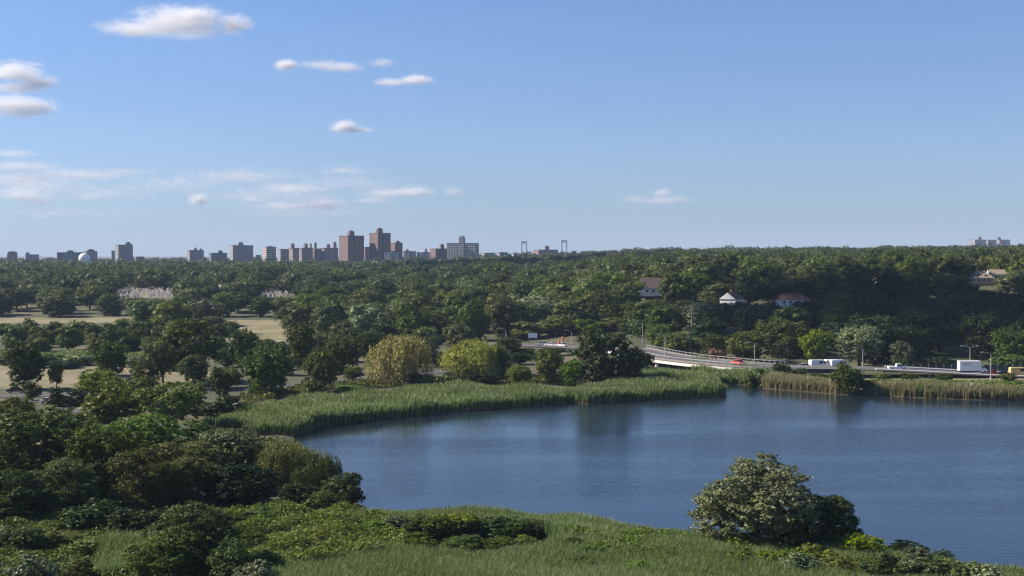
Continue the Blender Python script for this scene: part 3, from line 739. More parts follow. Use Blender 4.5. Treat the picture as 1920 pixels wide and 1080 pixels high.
for px, Y, top, w_, tone, form, lab in [
    (75, 522, 612, 11, 'mid', 'full', 'low green tree in the park row in front of its mid green tree'), (208, 515, 606, 12, 'deep', 'full', 'dark green tree in the park row next to the sunny end tree'),
    (268, 522, 600, 13, 'deep', 'full', 'dark tree closing the park row before the hidden white cars'), (296, 480, 612, 12, 'mid', 'full', 'green tree just west of the tallest park tree'),
    (402, 470, 628, 11, 'deep', 'full', 'dark green tree just east of the tallest park tree'), (398, 530, 606, 13, 'deep', 'wide', 'dark spreading tree behind the tallest park tree'),
    (535, 470, 645, 9, 'mid', 'full', 'low green tree below the parked white cars'), (600, 480, 622, 13, 'mid', 'full', 'green tree behind the pale topped tree at the road gap'),
    (660, 490, 612, 14, 'deep', 'full', 'deep green tree behind the dark wide one by the road gap'), (722, 500, 604, 14, 'mid', 'full', 'bright edged green tree just above the large golden willow'),
    (640, 535, 600, 13, 'olive', 'full', 'olive tree at the east end of the parking lot'), (800, 480, 612, 14, 'mid', 'full', 'green tree above the gap between the golden willows'),
    (860, 500, 606, 13, 'olive', 'full', 'olive tree above the golden willow nearer the bridge'), (330, 560, 600, 13, 'deep', 'full', 'deep green tree at the far side of the tallest park tree'),
    (488, 420, 640, 9, 'mid', 'full', 'green tree directly behind the dense ivy-clad tree'), (950, 470, 632, 12, 'deep', 'full', 'deep green tree beyond the dull green willow'),
    (1110, 560, 598, 17, 'mid', 'full', 'green tree above the far highway cars'), (1152, 562, 594, 17, 'olive', 'full', 'olive tree above the far highway beside the green one over the cars'),
    (1183, 548, 604, 12, 'deep', 'full', 'deep green tree at the far highway bend'), (1092, 600, 584, 18, 'deep', 'round', 'dark tree just before the tall narrow white house'),
    (1160, 625, 572, 18, 'mid', 'round', 'green tree behind the olive tree over the far highway'), (1195, 602, 574, 17, 'deep', 'full', 'deep green tree below the long brown roof'),
    (1040, 562, 596, 16, 'mid', 'full', 'green tree rising behind the white roadside board'), (985, 556, 602, 15, 'olive', 'full', 'olive tree standing close beside the white roadside board'),
    (1150, 440, 668, 10, 'deep', 'full', 'dark tree hiding the highway behind the big silver tipped tree'), (1010, 455, 664, 9, 'deep', 'full', 'dark tree hiding the far highway behind the vine-covered tree'),
    (975, 440, 660, 9, 'dark', 'full', 'very dark tree between the dull green willow and the vine-covered tree'), (820, 430, 655, 12, 'dark', 'full', 'very dark tree in the gap between the golden willows'),
    (270, 372, 672, 9, 'mid', 'full', 'green tree west of the rounded tree in the dry field'), (430, 362, 688, 9, 'mid', 'full', 'green tree between the rounded tree and the dense ivy-clad tree'),
    (255, 318, 704, 13, 'mid', 'full', 'mid green tree below the white minivan beside the light green one'), (110, 318, 742, 8, 'mid', 'full', 'green tree at the lower park road beside the pines'),
    (30, 306, 748, 9, 'mid', 'full', 'green tree below the park road at the frame edge'), (330, 415, 672, 10, 'deep', 'full', 'dark tree under the tallest park tree'), (535, 400, 672, 8, 'deep', 'full', 'dark tree at the road side of the dense ivy-clad tree'),
    (1203, 396, 654, 8, 'deep', 'full', 'dark tree at the very start of the bridge'), (25, 512, 608, 11, 'mid', 'full', 'green tree in the park row just before its dark end tree'), (128, 508, 610, 11, 'deep', 'full', 'dark low tree in front of the broad green park row tree'),
    (180, 520, 606, 11, 'olive', 'full', 'olive tree in the park row beside its broad green tree'), (240, 470, 628, 10, 'deep', 'full', 'dark tree below the sunny end of the park row'), (75, 470, 632, 9, 'olive', 'full', 'small olive tree below the mid green park row tree'),
    (520, 440, 640, 10, 'deep', 'full', 'deep green tree right below the parked white cars'), (585, 445, 634, 11, 'mid', 'full', 'green tree between the parked cars and the pale topped tree'), (640, 450, 626, 12, 'olive', 'full', 'olive tree above the dark wide one by the road gap'),
    (700, 470, 618, 13, 'mid', 'full', 'green tree above the shoulder of the large golden willow'), (475, 455, 626, 11, 'deep', 'full', 'dark tree high behind the dense ivy-clad tree'), (618, 378, 672, 7, 'deep', 'full', 'low dark tree beside the pale topped tree'),
    (662, 386, 686, 6, 'mid', 'full', 'small green tree at the park road under the dark wide one'), (425, 430, 650, 10, 'mid', 'full', 'green tree behind the rounded tree in the dry field'), (560, 640, 590, 15, 'mid', 'full', 'green tree at the near edge of the far dry field'),
    (600, 660, 588, 15, 'deep', 'full', 'deep green tree at the end of the far dry field'), (398, 640, 592, 15, 'olive', 'full', 'olive tree at the west end of the far dry field'), (505, 480, 634, 8, 'olive', 'full', 'small olive tree in front of the parking lot')]:
    T(px, Y, top, w_, tone, form, lab)
for px, Y, top, w_, tone, lab in [
    (20, 440, 664, 12, 'silver', 'grey green hedge bush at the edge of the dry field behind the lone round tree'), (95, 438, 663, 12, 'mid', 'green hedge bush behind the small spreading tree'),
    (145, 436, 664, 12, 'silver', 'grey green hedge bush behind the dry field middle'), (265, 430, 664, 14, 'silver', 'grey green hedge bush before the tallest park tree'),
    (120, 425, 676, 12, 'dark', 'dark low hedge bush along the dry field'), (60, 425, 677, 12, 'dark', 'dark low hedge bush behind the lone round tree')]:
    B(px, Y, top, w_, tone, lab)

# ---- the wood behind: nearest trees one by one, the rest as one mass
HOUSES = []            # (px0, px1, Y) sight lines kept open
CLEAR = [(1208, 1250, 520, 638, 537), (1366, 1380, 520, 594, 559), (1454, 1510, 520, 602, 548), (1825, 1882, 540, 660, 527), (1640, 1660, 560, 656, 536), (1744, 1758, 560, 658, 533), (1063, 1083, 600, 688, 556), (1121, 1137, 600, 630, 580),
         (222, 328, 700, 890, 556), (215, 332, 890, 985, 999), (490, 545, 700, 890, 551), (488, 545, 890, 935, 999), (412, 432, 700, 900, 542)]
FRONT = ([-200, 0, 240, 262, 390, 402, 540, 560, 620, 700, 960, 1100, 1180, 1240, 1420, 1500, 1560, 1700, 1800, 2200], [748, 745, 745, 600, 600, 705, 705, 600, 560, 545, 540, 545, 545, 500, 470, 452, 442, 432, 426, 426])
def front(px): return np.interp(px, *FRONT)
def pix(x, Y): return 960 + x / Y * F
cand = []
rw = np.random.default_rng(21)
y = 426.0
while y < 4600:
    dx, dy = (15.5, 16) if y < 640 else (20, 22) if y < 1000 else (21, 28) if y < 1600 else (24, 38) if y < 2600 else (34, 80)
    half = .415 * y
    for x in np.arange(-half, half, dx):
        xx = x + rw.uniform(-.45, .45) * dx; yy = y + rw.uniform(-.5, .5) * dy
        p_ = pix(xx, yy)
        if yy < front(p_): continue
        cand.append((xx, yy, p_))
    y += dy
cand = np.array(cand); cz = ground_z(cand[:, 0], cand[:, 1])
LAND = [(25, 'round roofed brown block'), (130, 'wide dark block'), (200, 'white dome'), (235, 'slim grey tower'), (275, 'gravestones'), (365, 'stepped low block'), (450, 'grey slab with the roof box'),
        (505, 'banded pink block'), (555, 'row of mauve blocks'), (610, 'last mauve block'), (660, 'broad brick tower'), (712, 'tallest brick tower'), (775, 'low white blocks'), (822, 'small brick block'), (870, 'pale slab block'),
        (925, 'gap beside the pale slab'), (983, 'shorter bridge tower'), (1022, 'wide low brick block'), (1058, 'taller bridge tower'), (1130, 'white house among the leaves'), (1230, 'long brown roof'), (1300, 'sloping lawn'),
        (1370, 'white gabled house'), (1420, 'tall lamp by the bridge'), (1482, 'orange roofed house'), (1545, 'white vans'), (1612, 'large greyish roadside tree'), (1690, 'white pickup'), (1750, 'grey highway fence'), (1825, 'white box truck'), (1875, 'red car'), (1915, 'tan van')]
ORD = ['front', 'second', 'third', 'fourth', 'fifth', 'sixth', 'seventh', 'eighth', 'ninth', 'tenth', 'eleventh', 'twelfth', 'thirteenth', 'fourteenth', 'fifteenth', 'sixteenth', 'seventeenth', 'eighteenth']
order = np.argsort((cand[:, 1] - front(cand[:, 2]) * .55))
NIND = 236
cell = {}
rest = []
made = 0
TN = {'deep': 'deep green', 'mid': 'mid green', 'olive': 'olive green', 'dark': 'dark', 'silver': 'pale grey green'}
for i in order:
    xx, yy, p_ = cand[i]
    wd = rw.uniform(15, 23); ht = rw.uniform(10.5, 16.5) * (1.0 if yy < 1600 else rw.uniform(.75, 1.15))
    if p_ > 1280 and 610 < yy < 760: ht += 1.5; wd += 3
    skip = False
    if p_ > 1190 and yy < 602:
        mx = Z(np.interp(p_, [1190, 1500, 1560, 1920], [556, 554, 542, 536]) + rw.uniform(0, 15), yy) - cz[i]
        ht = min(ht, max(mx, 5)); wd = min(wd, ht * 1.6)
    for a, b_, y0, y1, toprow in CLEAR:
        if a - 12 < p_ < b_ + 12 and y0 < yy < y1:
            if toprow == 999: skip = True; break
            mx = Z(toprow + 3, yy) - cz[i]
            if mx < 5: skip = True; break
            ht = min(ht, mx); wd = min(wd, ht * 1.25)
    if skip: continue
    if any(abs(xx - a) < (wd + w_) * .24 and abs(yy - b_) < (wd + w_) * .24 for a, b_, w_ in TREES[-400:]): 
        if made < NIND: continue
    if made < NIND and -30 < p_ < 1950:
        slope_shade = p_ > 1330 and yy < 620  # shade on this slope is painted in with darker leaf tones
        tone = rw.choice(['deep', 'dark'], p=[.35, .65]) if slope_shade else rw.choice(['deep', 'mid', 'olive', 'silver'], p=[.27, .40, .20, .13])
        form = rw.choice(['round', 'full', 'wide', 'tall'], p=[.3, .4, .15, .15])
        if yy < front(p_) + 26: form = 'full'
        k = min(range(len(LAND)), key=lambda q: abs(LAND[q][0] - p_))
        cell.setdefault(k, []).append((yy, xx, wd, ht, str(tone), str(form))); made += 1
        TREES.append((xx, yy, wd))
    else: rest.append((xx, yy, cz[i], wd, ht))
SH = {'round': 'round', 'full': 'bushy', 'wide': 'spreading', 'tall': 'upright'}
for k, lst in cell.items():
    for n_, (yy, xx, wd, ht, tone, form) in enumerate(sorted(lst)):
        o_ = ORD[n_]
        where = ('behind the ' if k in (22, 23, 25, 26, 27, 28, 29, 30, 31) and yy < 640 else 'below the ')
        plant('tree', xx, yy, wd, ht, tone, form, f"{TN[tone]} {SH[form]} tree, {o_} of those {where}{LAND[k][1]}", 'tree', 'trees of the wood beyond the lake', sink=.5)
        TREES.pop()

rest = np.array(rest)
def merged(name, items, protos, label, mat):
    Vs, Qs, Ts, tint = [], [], [], []; off = 0
    for (x, y_, z, wd, ht) in items:
        V, Fs, C = protos[rw.integers(len(protos))]
        a = rw.uniform(0, 6.28); ca, sa = math.cos(a), math.sin(a)
        v = np.empty_like(V); v[:, 0] = (V[:, 0] * ca - V[:, 1] * sa) * wd + x; v[:, 1] = (V[:, 0] * sa + V[:, 1] * ca) * wd + y_; v[:, 2] = V[:, 2] * ht + z - .5
        Vs.append(v.astype(np.float32)); Qs.append(Fs[0] + off); Ts.append(Fs[1] + off); tint.append(np.full(len(V), rw.uniform())); off += len(V)
    me = mesh_np(name, np.concatenate(Vs), [np.concatenate(Qs), np.concatenate(Ts)], {'tint': np.concatenate(tint)})
    o = link(name, me, mat); return tag(o, label, 'woodland', kind='stuff')
near_p = [crown_arrays(900 + q, ['round', 'full', 'tall', 'wide'][q % 4], 2600, .031, low=True) for q in range(8)]
far_p = [crown_arrays(950 + q, ['round', 'full'][q % 2], 420, .066, low=True) for q in range(6)]
a_ = [r_ for r_ in rest if r_[1] < 1250]; b_ = [r_ for r_ in rest if r_[1] >= 1250]
merged('distant_woodland', a_, near_p, 'dense mixed green woodland rising behind the front trees', M['wood'])
merged('distant_woodland', b_, far_p, 'far hazy belt of woodland reaching the skyline', M['wood'])
print('individual', made, 'rest', len(rest))

# ---- reeds
m, nt, N, L, out = newmat('reed_blades')
hh = attr(nt, 'h'); tt = attr(nt, 'tint')
geo = N.new('ShaderNodeNewGeometry')
green = mixcol(nt, geo.outputs['Random Per Island'], (.102, .156, .044), (.210, .285, .096))
green = mixcol(nt, tt, green, (.115, .155, .035))
c = mixcol(nt, ramp(nt, hh, .06, .34), (.30, .215, .095), green)
c = mixcol(nt, ramp(nt, hh, .88, 1.0, 0, .30), c, (.20, .165, .11))
p = N.new('ShaderNodeBsdfPrincipled'); L.new(c, p.inputs['Base Color']); p.inputs['Roughness'].default_value = .55; p.inputs['Specular IOR Level'].default_value = .35
t = N.new('ShaderNodeBsdfTranslucent'); L.new(c, t.inputs['Color'])
mx = N.new('ShaderNodeMixShader'); mx.inputs[0].default_value = .4; L.new(p.outputs[0], mx.inputs[1]); L.new(t.outputs[0], mx.inputs[2]); L.new(mx.outputs[0], out.inputs[0])
M['reed'] = m

M['reed_tan'] = m.copy()
for n_ in M['reed_tan'].node_tree.nodes:
    if n_.type == 'MIX' and abs(n_.inputs[6].default_value[0] - .102) < 1e-4: n_.inputs[6].default_value = (.165, .165, .070, 1); n_.inputs[7].default_value = (.330, .295, .160, 1)
def vnoise(x, y, s, seed=0.0):
    return np.array([mnoise.noise(Vector((a * s + seed, b * s, seed))) for a, b in zip(x, y)]) * .5 + .5

def scatter(P, dens, r, avoid=None):
    P = np.array(P); lo, hi = P.min(0), P.max(0); n = int((hi[0] - lo[0]) * (hi[1] - lo[1]) * dens)
    x = r.uniform(lo[0], hi[0], n); y = r.uniform(lo[1], hi[1], n)
    k = inside(P, x, y); x, y = x[k], y[k]
    k = ~inside(POLY, x, y)
    if avoid is not None: k &= ~inside(np.array(avoid), x, y)
    return x[k], y[k]

def reeds(name, label, P, dens, hgt, wid, blades, seed, mat='reed', avoid=None):
    r = np.random.default_rng(seed); x, y = scatter(P, dens, r, avoid)
    keepn = vnoise(x, y, .11, seed); z = ground_z(x, y) - .1
    n0 = len(x); hs = hgt * (.62 + .72 * keepn) * r.uniform(.85, 1.12, n0)
    tint = (vnoise(x, y, .05, seed + 5) - .38).clip(0, .30) * 2.2
    Vs, A, Tt = [], [], []
    for k in range(blades):
        a = r.uniform(0, 6.28, n0); ln = r.uniform(.08, .34, n0) * hs; wd = wid * r.uniform(.6, 1.3, n0)
        bx = x + r.normal(size=n0) * .14; by = y + r.normal(size=n0) * .14
        ox, oy = np.cos(a) * ln + .05 * hs, np.sin(a) * ln
        px_, py_ = -np.sin(a) * wd / 2, np.cos(a) * wd / 2
        hk = hs * r.uniform(.8, 1.05, n0)
        lv = [(0, 0, .6), (.55, .35, 1.0), (1.0, 1.0, .25)]
        for f, b_, ws in lv:
            for s in (-1, 1):
                Vs.append(np.stack([bx + ox * b_ + s * px_ * ws, by + oy * b_ + s * py_ * ws, z + hk * f * (1 - .10 * b_)], -1)); A.append(np.full(n0, f)); Tt.append(tint)
    V = np.stack(Vs, 1); nv = V.shape[1]; base = np.arange(n0)[:, None] * nv; Q = []
    for k in range(blades):
        o6 = k * 6
        for q in (0, 2): Q.append(np.stack([base[:, 0] + o6 + q, base[:, 0] + o6 + q + 1, base[:, 0] + o6 + q + 3, base[:, 0] + o6 + q + 2], -1))
    me = mesh_np(name, V.reshape(-1, 3), np.concatenate(Q), {'h': np.stack(A, 1).ravel(), 'tint': np.stack(Tt, 1).ravel()})
    print(name, n0); return tag(link(name, me, M[mat]), label, 'reeds', kind='stuff')

ns = [G(px, py, 2.9) for px, py in shore_near[:-1]]
reeds('reed_bed', 'wide bed of grey green reeds between the near shore and the thicket', ns + [G(2100, 1150), G(1920, 1200), G(1200, 1215), (X(500, 136), 136), (X(440, 150), 150), (X(520, 168), 168), (X(640, 178), 178)], 24, 2.0, .06, 4, 3, avoid=[(X(690, 160), 160), (X(760, 157.5), 157.5), (X(900, 157), 157), (X(1010, 159), 159), (X(1045, 165), 165), (X(1010, 170), 170), (X(850, 173), 173), (X(700, 171), 171)])
reeds('reed_patch', 'grey green reed patch between the small bright bush and the dark rounded tree', [(X(175, 146), 146), (X(290, 146), 146), (X(290, 160), 160), (X(190, 162), 162)], 18, 2.6, .09, 4, 4)
pen = [G(*p_) for p_ in shore_far[:20]] + [G(1350, 716, 3), G(1340, 703, 3), G(1300, 692, 3), G(1200, 692, 3), G(1150, 704, 3), G(1130, 716, 3), G(1060, 724, 3), G(950, 722, 3), G(860, 716, 3), G(700, 730, 3), G(560, 740, 3), G(455, 760, 3), G(370, 796, 3), G(385, 806), G(470, 824), G(548, 819)]
reeds('reed_bed', 'long sunlit reed bed along the far shore of the lake below the willows', pen, 5, 3.0, .20, 4, 5)
reeds('reed_bed', 'dark reed strip at the inlet under the bridge', [G(1340, 722), G(1420, 723), G(1440, 712), G(1415, 700), G(1290, 690), G(1270, 697), G(1330, 708)], 3.2, 3.0, .32, 4, 6)
reeds('reed_belt', 'tan footed reed belt along the shore below the white truck', [G(*p_) for p_ in shore_far[28:35]] + [G(2500, 728, 3.3), G(1920, 722, 3.3), G(1760, 716, 3.3), G(1640, 713, 3.3)], 7, 3.3, .17, 4, 7, 'reed_tan')
reeds('reed_belt', 'tan footed reed clump between the inlet and the round green reed tree', [G(*p_) for p_ in shore_far[24:28]] + [G(1575, 712, 3.3), G(1500, 701, 3.3), G(1440, 698, 3.3), G(1424, 706, 3.3)], 7, 3.3, .17, 4, 8, 'reed_tan')
reeds('reed_strip', 'greyish reed strip between the park hedge and the tree row', [(X(-40, 455), 455), (X(285, 440), 440), (X(285, 470), 470), (X(-40, 490), 490)], 1.2, 2.6, .45, 3, 9)

# ---- leafy herbs between bushes and reeds
def herbs(name, label, P, dens, hgt, seed, ls=.16):
    r = np.random.default_rng(seed); x, y = scatter(P, dens, r)
    hn = vnoise(x, y, .22, seed) * .65 + vnoise(x, y, .6, seed + 3) * .35
    top = hgt * (.05 + 1.45 * hn ** 1.3); z = ground_z(x, y) + top * r.uniform(.55, 1.08, len(x))
    pos = np.stack([x, y, z], -1); nr = np.array([0, 0, .9]) + .8 * unit(r, len(x)); nr /= np.linalg.norm(nr, axis=1, keepdims=True)
    V, Q = leaf_quads(pos, nr, ls * r.uniform(.6, 1.4, len(x)), r)
    tint = np.repeat(vnoise(x, y, .08, seed + 9), 4)
    return tag(link(name, mesh_np(name, V, Q, {'tint': tint}), M['herb']), label, 'undergrowth', kind='stuff')
herbs('undergrowth', 'bright leafy undergrowth on the bank between the shaded wood and the reeds', [(X(430, 146), 146), (X(560, 150), 150), (X(760, 158), 158), (X(760, 170), 170), (X(690, 180), 180), (X(560, 186), 186), (X(420, 180), 180), (X(420, 165), 165)], 75, 2.6, 31)
herbs('undergrowth', 'green undergrowth beside the reeds under the large silvery tree', [(X(1040, 160), 160), (X(1260, 155), 155), (X(1800, 140), 140), (X(1800, 152), 152), (X(1640, 160), 160), (X(1420, 170), 170), (X(1040, 168), 168)], 45, 1.9, 32)
herbs('undergrowth', 'shaded green undergrowth at the foot of the wooded bank', [(X(-60, 130), 130), (X(300, 134), 134), (X(430, 150), 150), (X(420, 182), 182), (X(-60, 182), 182)], 30, 2.0, 33, .18)
herbs('undergrowth', 'low green growth between the tan footed reed belt and the dry verge', [(X(1625, 350), 350), (X(1640, 352), 352), (X(1920, 343), 343), (X(2200, 343), 343), (X(2200, 372), 372), (X(1900, 374), 374), (X(1700, 378), 378), (X(1615, 376), 376)], 6, 1.3, 35, .35)
herbs('undergrowth', 'green undergrowth at the back of the far reed bed', [G(455, 768), G(560, 748), G(700, 734), G(950, 730), G(1130, 722), G(1130, 712), G(950, 716), G(700, 722), G(560, 735), G(450, 750)], 9, 1.8, 34, .35)

# ------------------------------------------------------------------ roadside things
def lamp(px, Y, top, label, double=False, z=None, arm_dir=-1):
    x = X(px, Y, top); zb = gz_land(x, Y) if z is None else z; hgt = Z(top, Y) - zb
    t = empty('street_lamp', (x, Y, zb)); tag(t, label, 'street lamp', 'street lamps along the highway')
    MB().tube([(0, 0, 0), (0, 0, hgt * .5), (0, 0, hgt)], [.13, .11, .09], 10).build('pole', M['lamp'], t)
    MB().tube([(0, 0, 0), (0, 0, .5)], [.34, .26], 10).build('base', M['lamp'], t)
    for s in ((-1, 1) if double else (arm_dir,)):
        MB().tube([(0, 0, hgt - .1), (s * .8, 0, hgt + .35), (s * 2.0, 0, hgt + .5)], [.08, .07, .06], 8).build('arm', M['lamp'], t)
        MB().prism([(s * 1.8, hgt + .40), (s * 2.0, hgt + .62), (s * 2.8, hgt + .56), (s * 2.8, hgt + .42)], -.22, .22).build('lamp_head', M['lamp'], t)
lamp(1247, 444, 629, 'street lamp rising from the bridge railing near its far end', z=3.4)
lamp(1415, 402, 645, 'tall street lamp at the highway end of the bridge', z=3.2)
lamp(1618, 407, 655, 'street lamp in front of the large greyish roadside tree')
lamp(1819, 408, 652, 'double armed street lamp just behind the white box truck', True)
lamp(1858, 388, 664, 'short street lamp standing by the red car')
lamp(1205, 515, 604, 'street lamp by the far highway lanes before the wood', z=3.0)
lamp(1297, 500, 590, 'double armed white street lamp against the dark wood', True)
lamp(1072, 522, 622, 'street lamp beside the orange markers on the far highway')
lamp(688, 396, 686, 'short street lamp at the park road beside the large golden willow')
lamp(50, 348, 716, 'street lamp at the park road by the dry field', arm_dir=1)
lamp(948, 505, 618, 'thin street lamp rising behind the golden willows')

def wheels(t, xs, hw, r=.33, w=.24):
    for x in xs:
        for s in (-1, 1):
            wq = MB().wheel(x, s * hw, r, r, w).build('wheel', M['rubber'], t)
            MB().wheel(x, s * (hw + .01), r, r * .6, w + .02).build('rim', M['metal'], wq)

def car(px, Y, z, paint, label, rz=0.0, kind='car', group=None):
    x = X(px, Y, 690); t = empty('car' if kind == 'car' else kind, (x, Y, z), rz)
    tag(t, label, {'car': 'car', 'van': 'van', 'minivan': 'van', 'pickup': 'pickup truck'}[kind], group)
    if kind == 'car':
        MB().prism([(-2.2, .35), (-2.25, .75), (-2.05, .95), (-1.2, 1.0), (1.0, 1.0), (2.0, .85), (2.25, .65), (2.2, .35)], -.88, .88).build('body', paint, t)
        MB().prism([(-1.6, 1.0), (-1.05, 1.45), (.35, 1.46), (1.1, 1.0)], -.72, .72).build('cabin', M['glass'], t)
        MB().prism([(-1.05, 1.452), (-.95, 1.52), (.25, 1.52), (.35, 1.462)], -.72, .72).build('roof', paint, t)
        wheels(t, (-1.35, 1.4), .80)
        for s in (-1, 1): MB().box(2.2, 2.27, s * .6 - .16, s * .6 + .16, .62, .76).build('headlight', M['white'], t)
    elif kind == 'pickup':
        MB().prism([(-2.6, .45), (-2.65, 1.05), (.1, 1.05), (2.1, 1.02), (2.6, .85), (2.6, .45)], -.95, .95).build('body', paint, t)
        MB().prism([(-.5, 1.05), (-.35, 1.75), (.9, 1.75), (1.4, 1.05)], -.82, .82).build('cab', paint, t)
        MB().prism([(-.35, 1.12), (-.25, 1.62), (.85, 1.62), (1.2, 1.12)], -.84, .84).build('windows', M['glass'], t)
        wheels(t, (-1.7, 1.7), .86, .38)
    else:
        hgt = 2.5 if kind == 'van' else 1.95; l = 2.8 if kind == 'van' else 2.45
        MB().prism([(-l, .4), (-l - .03, hgt - .25), (-l + .2, hgt), (l * .42, hgt), (l * .75, hgt * .62), (l, hgt * .5), (l + .03, .4)], -.98, .98).build('body', paint, t)
        MB().prism([(l * .43, hgt - .12), (l * .38, hgt * .58), (l * .74, hgt * .58)], -.995, .995).build('front_window', M['glass'], t)
        MB().box(-l * (.85 if kind == 'minivan' else .1), l * .33, -.992, .992, hgt * .58, hgt * .86).build('side_window', M['glass'], t)
        wheels(t, (-l * .62, l * .62), .88, .36)
    return t
Hz = lambda x, y: road_z(x, y)
def on_road(px, Y): return road_z(X(px, Y), Y)
car(1862, 394, on_road(1862, 394), M['carred'], 'bright red car following the white box truck', rz=0)
car(1883, 393, on_road(1883, 393), M['cardark'], 'dark car between the red car and the tan van', kind='car')
car(1912, 394, on_road(1912, 394), M['cartan'], 'tan yellow van at the frame edge on the highway', kind='van')
car(1683, 395, on_road(1683, 395), M['carwhite'], 'white pickup truck on the highway before the grey trees', kind='pickup')
car(1383, 404, on_road(1383, 404), M['carred'], 'red car on the bridge beside the tall lamp', rz=R(120), kind='car')
tag(MB().box(X(1495, 412), X(1606, 412), 407.5, 420, .3, 1.75).build('parking_pad', M['asphalt']), kind='structure')
for px, Y, lab in [(1535, 412, 'white van parked under the yellow green tree, beside the grey car'), (1555, 413, 'white van parked between two other white vans'), (1573, 412, 'white van parked next to the large greyish tree')]:
    car(px, Y, 1.76, M['carwhite'], lab, rz=R(random.choice((15, 195))), kind='van', group='white vans parked behind the highway')
car(1510, 412, 1.76, M['carsilver'], 'silver grey car parked beside the white vans', rz=R(10))
car(1016, 520, on_road(1016, 520), M['carblue'], 'grey blue car on the far highway', rz=R(150)); car(1032, 516, on_road(1032, 516), M['carwhite'], 'white car on the far highway behind the grey blue one', rz=R(150))
car(1053, 511, on_road(1053, 511), M['carwhite'], 'white car on the far highway below the orange markers', rz=R(140))
car(355, 352, .85, M['cardark'], 'dark car on the park road, the nearer of two', rz=R(8)); car(388, 358, .85, M['cardark'], 'dark car on the park road, the farther of two', rz=R(8))
car(30, 348, .85, M['cardark'], 'dark car on the park road below the lone round tree', rz=R(5)); car(93, 322, .85, M['carwhite'], 'white car on the lower park road by the pines', rz=R(-15))
car(244, 362, .75, M['carwhite'], 'white minivan with dark windows parked in the dry field', rz=R(4), kind='minivan')
for k, (px, Y, lab) in enumerate([(470, 532, 'white car at the far end of the parking lot'), (503, 528, 'white car parked beside a dark gap in the lot'), (518, 522, 'white car parked nearest the tall green tree'), (527, 530, 'white car parked behind two others in the lot'), (268, 500, 'white car seen through the trees beside the park row'), (590, 560, 'white car beyond the tall green tree')]):
    car(px, Y, gz_land(X(px, Y), Y) + .14, M['carwhite'], lab, rz=R(20 + 35 * (k % 3)), group='white cars in the park')

def truck():
    t = empty('box_truck', (X(1824, 395), 395, on_road(1824, 395))); tag(t, 'white box truck driving along the highway', 'truck')
    MB().box(-3.9, 2.0, -1.25, 1.25, 1.0, 3.75).build('cargo_box', M['white'], t)
    for z_, x1_ in ((2.95, -.4), (2.62, -1.2)): MB().box(-3.1, x1_, -1.262, -1.251, z_, z_ + .16).build('side_stripe', M['metal'], t)
    MB().box(-3.95, 3.2, -.5, .5, .6, .98).build('chassis', M['rubber'], t)
    c = MB().prism([(2.05, .55), (2.05, 2.75), (2.6, 2.8), (3.05, 1.75), (3.85, 1.5), (3.9, .55)], -1.1, 1.1).build('cab', M['carwhite'], t)
    MB().prism([(2.3, 1.7), (2.3, 2.5), (2.6, 2.55), (2.92, 1.7)], -1.12, 1.12).build('side_window', M['glass'], c)
    MB().box(3.86, 3.95, -1.0, 1.0, .5, .75).build('bumper', M['metal'], t)
    for x, w in ((-2.6, .45), (-1.7, .45), (3.1, .28)):
        for s in (-1, 1):
            wq = MB().wheel(x, s * .98, .48, .48, w).build('wheel', M['rubber'], t); MB().wheel(x, s * .99, .48, .27, w + .02).build('rim', M['metal'], wq)
    for s in (-1, 1): MB().box(3.86, 3.93, s * .8 - .15, s * .8 + .15, .95, 1.15).build('headlight', M['glass'], t)
truck()
# sign and markers on the far highway
def sign():
    Y = 528; x = X(999, Y); z = gz_land(x, Y); t = empty('road_sign', (x, Y, z)); tag(t, 'blank white roadside board on two posts beyond the far highway', 'sign')
    zc = Z(629, Y) - z
    MB().box(-1.7, 1.7, -.06, .06, zc - .9, zc + .9).build('board', M['white'], t)
    for s in (-1.2, 1.2): MB().box(s - .1, s + .1, .065, .2, 0, zc + .8).build('post', M['metal'], t)
sign()
for px, top, lab in [(1048, 638, 'short orange marker column on the far highway'), (1055, 631, 'tall orange marker column on the far highway')]:
    Y = 522; x = X(px, Y); z = gz_land(x, Y); hh_ = Z(top, Y) - z; t = empty('marker_column', (x, Y, z)); tag(t, lab, 'marker', 'orange markers')
    MB().tube([(0, 0, .2), (0, 0, hh_ * .7), (0, 0, hh_)], [.42, .36, .30], 12).build('column', M['orange'], t); MB().box(-.6, .6, -.6, .6, 0, .2).build('base', M['concrete'], t)
def fence():
    x0, x1, Y = X(1655, 409), X(2000, 409), 409; t = empty('highway_fence', (x0, Y, .7)); tag(t, 'long dark grey mesh fence behind the highway and the white truck', 'fence')
    MB().box(0, x1 - x0, -.03, .03, .2, 2.3).build('mesh_panel', plain('dark_mesh', (.06, .065, .06), .8, .3), t)
    n = 24
    for k in range(n + 1): xx = (x1 - x0) * k / n; MB().box(xx - .06, xx + .06, -.16, -.04, -.1, 2.5).build('post', M['metal'], t)
fence()
for px, py, lab in [(1724, 707, 'pale stone lying on the verge below the highway barrier'), (1743, 706, 'small pale stone beside the larger verge stone'), (1773, 707, 'pale stone on the verge nearest the white truck')]:
    gx, gy = G(px, py, .9); bm = bmesh.new(); bmesh.ops.create_icosphere(bm, subdivisions=2, radius=.55)
    for v in bm.verts: v.co *= 1 + .25 * mnoise.noise(v.co * 2 + Vector((px, 0, 0))); v.co.z *= .7
    me = bpy.data.meshes.new('stone'); bm.to_mesh(me); bm.free(); o = link('stone', me, M['white']); o.location = (gx, gy, .95); tag(o, lab, 'stone')

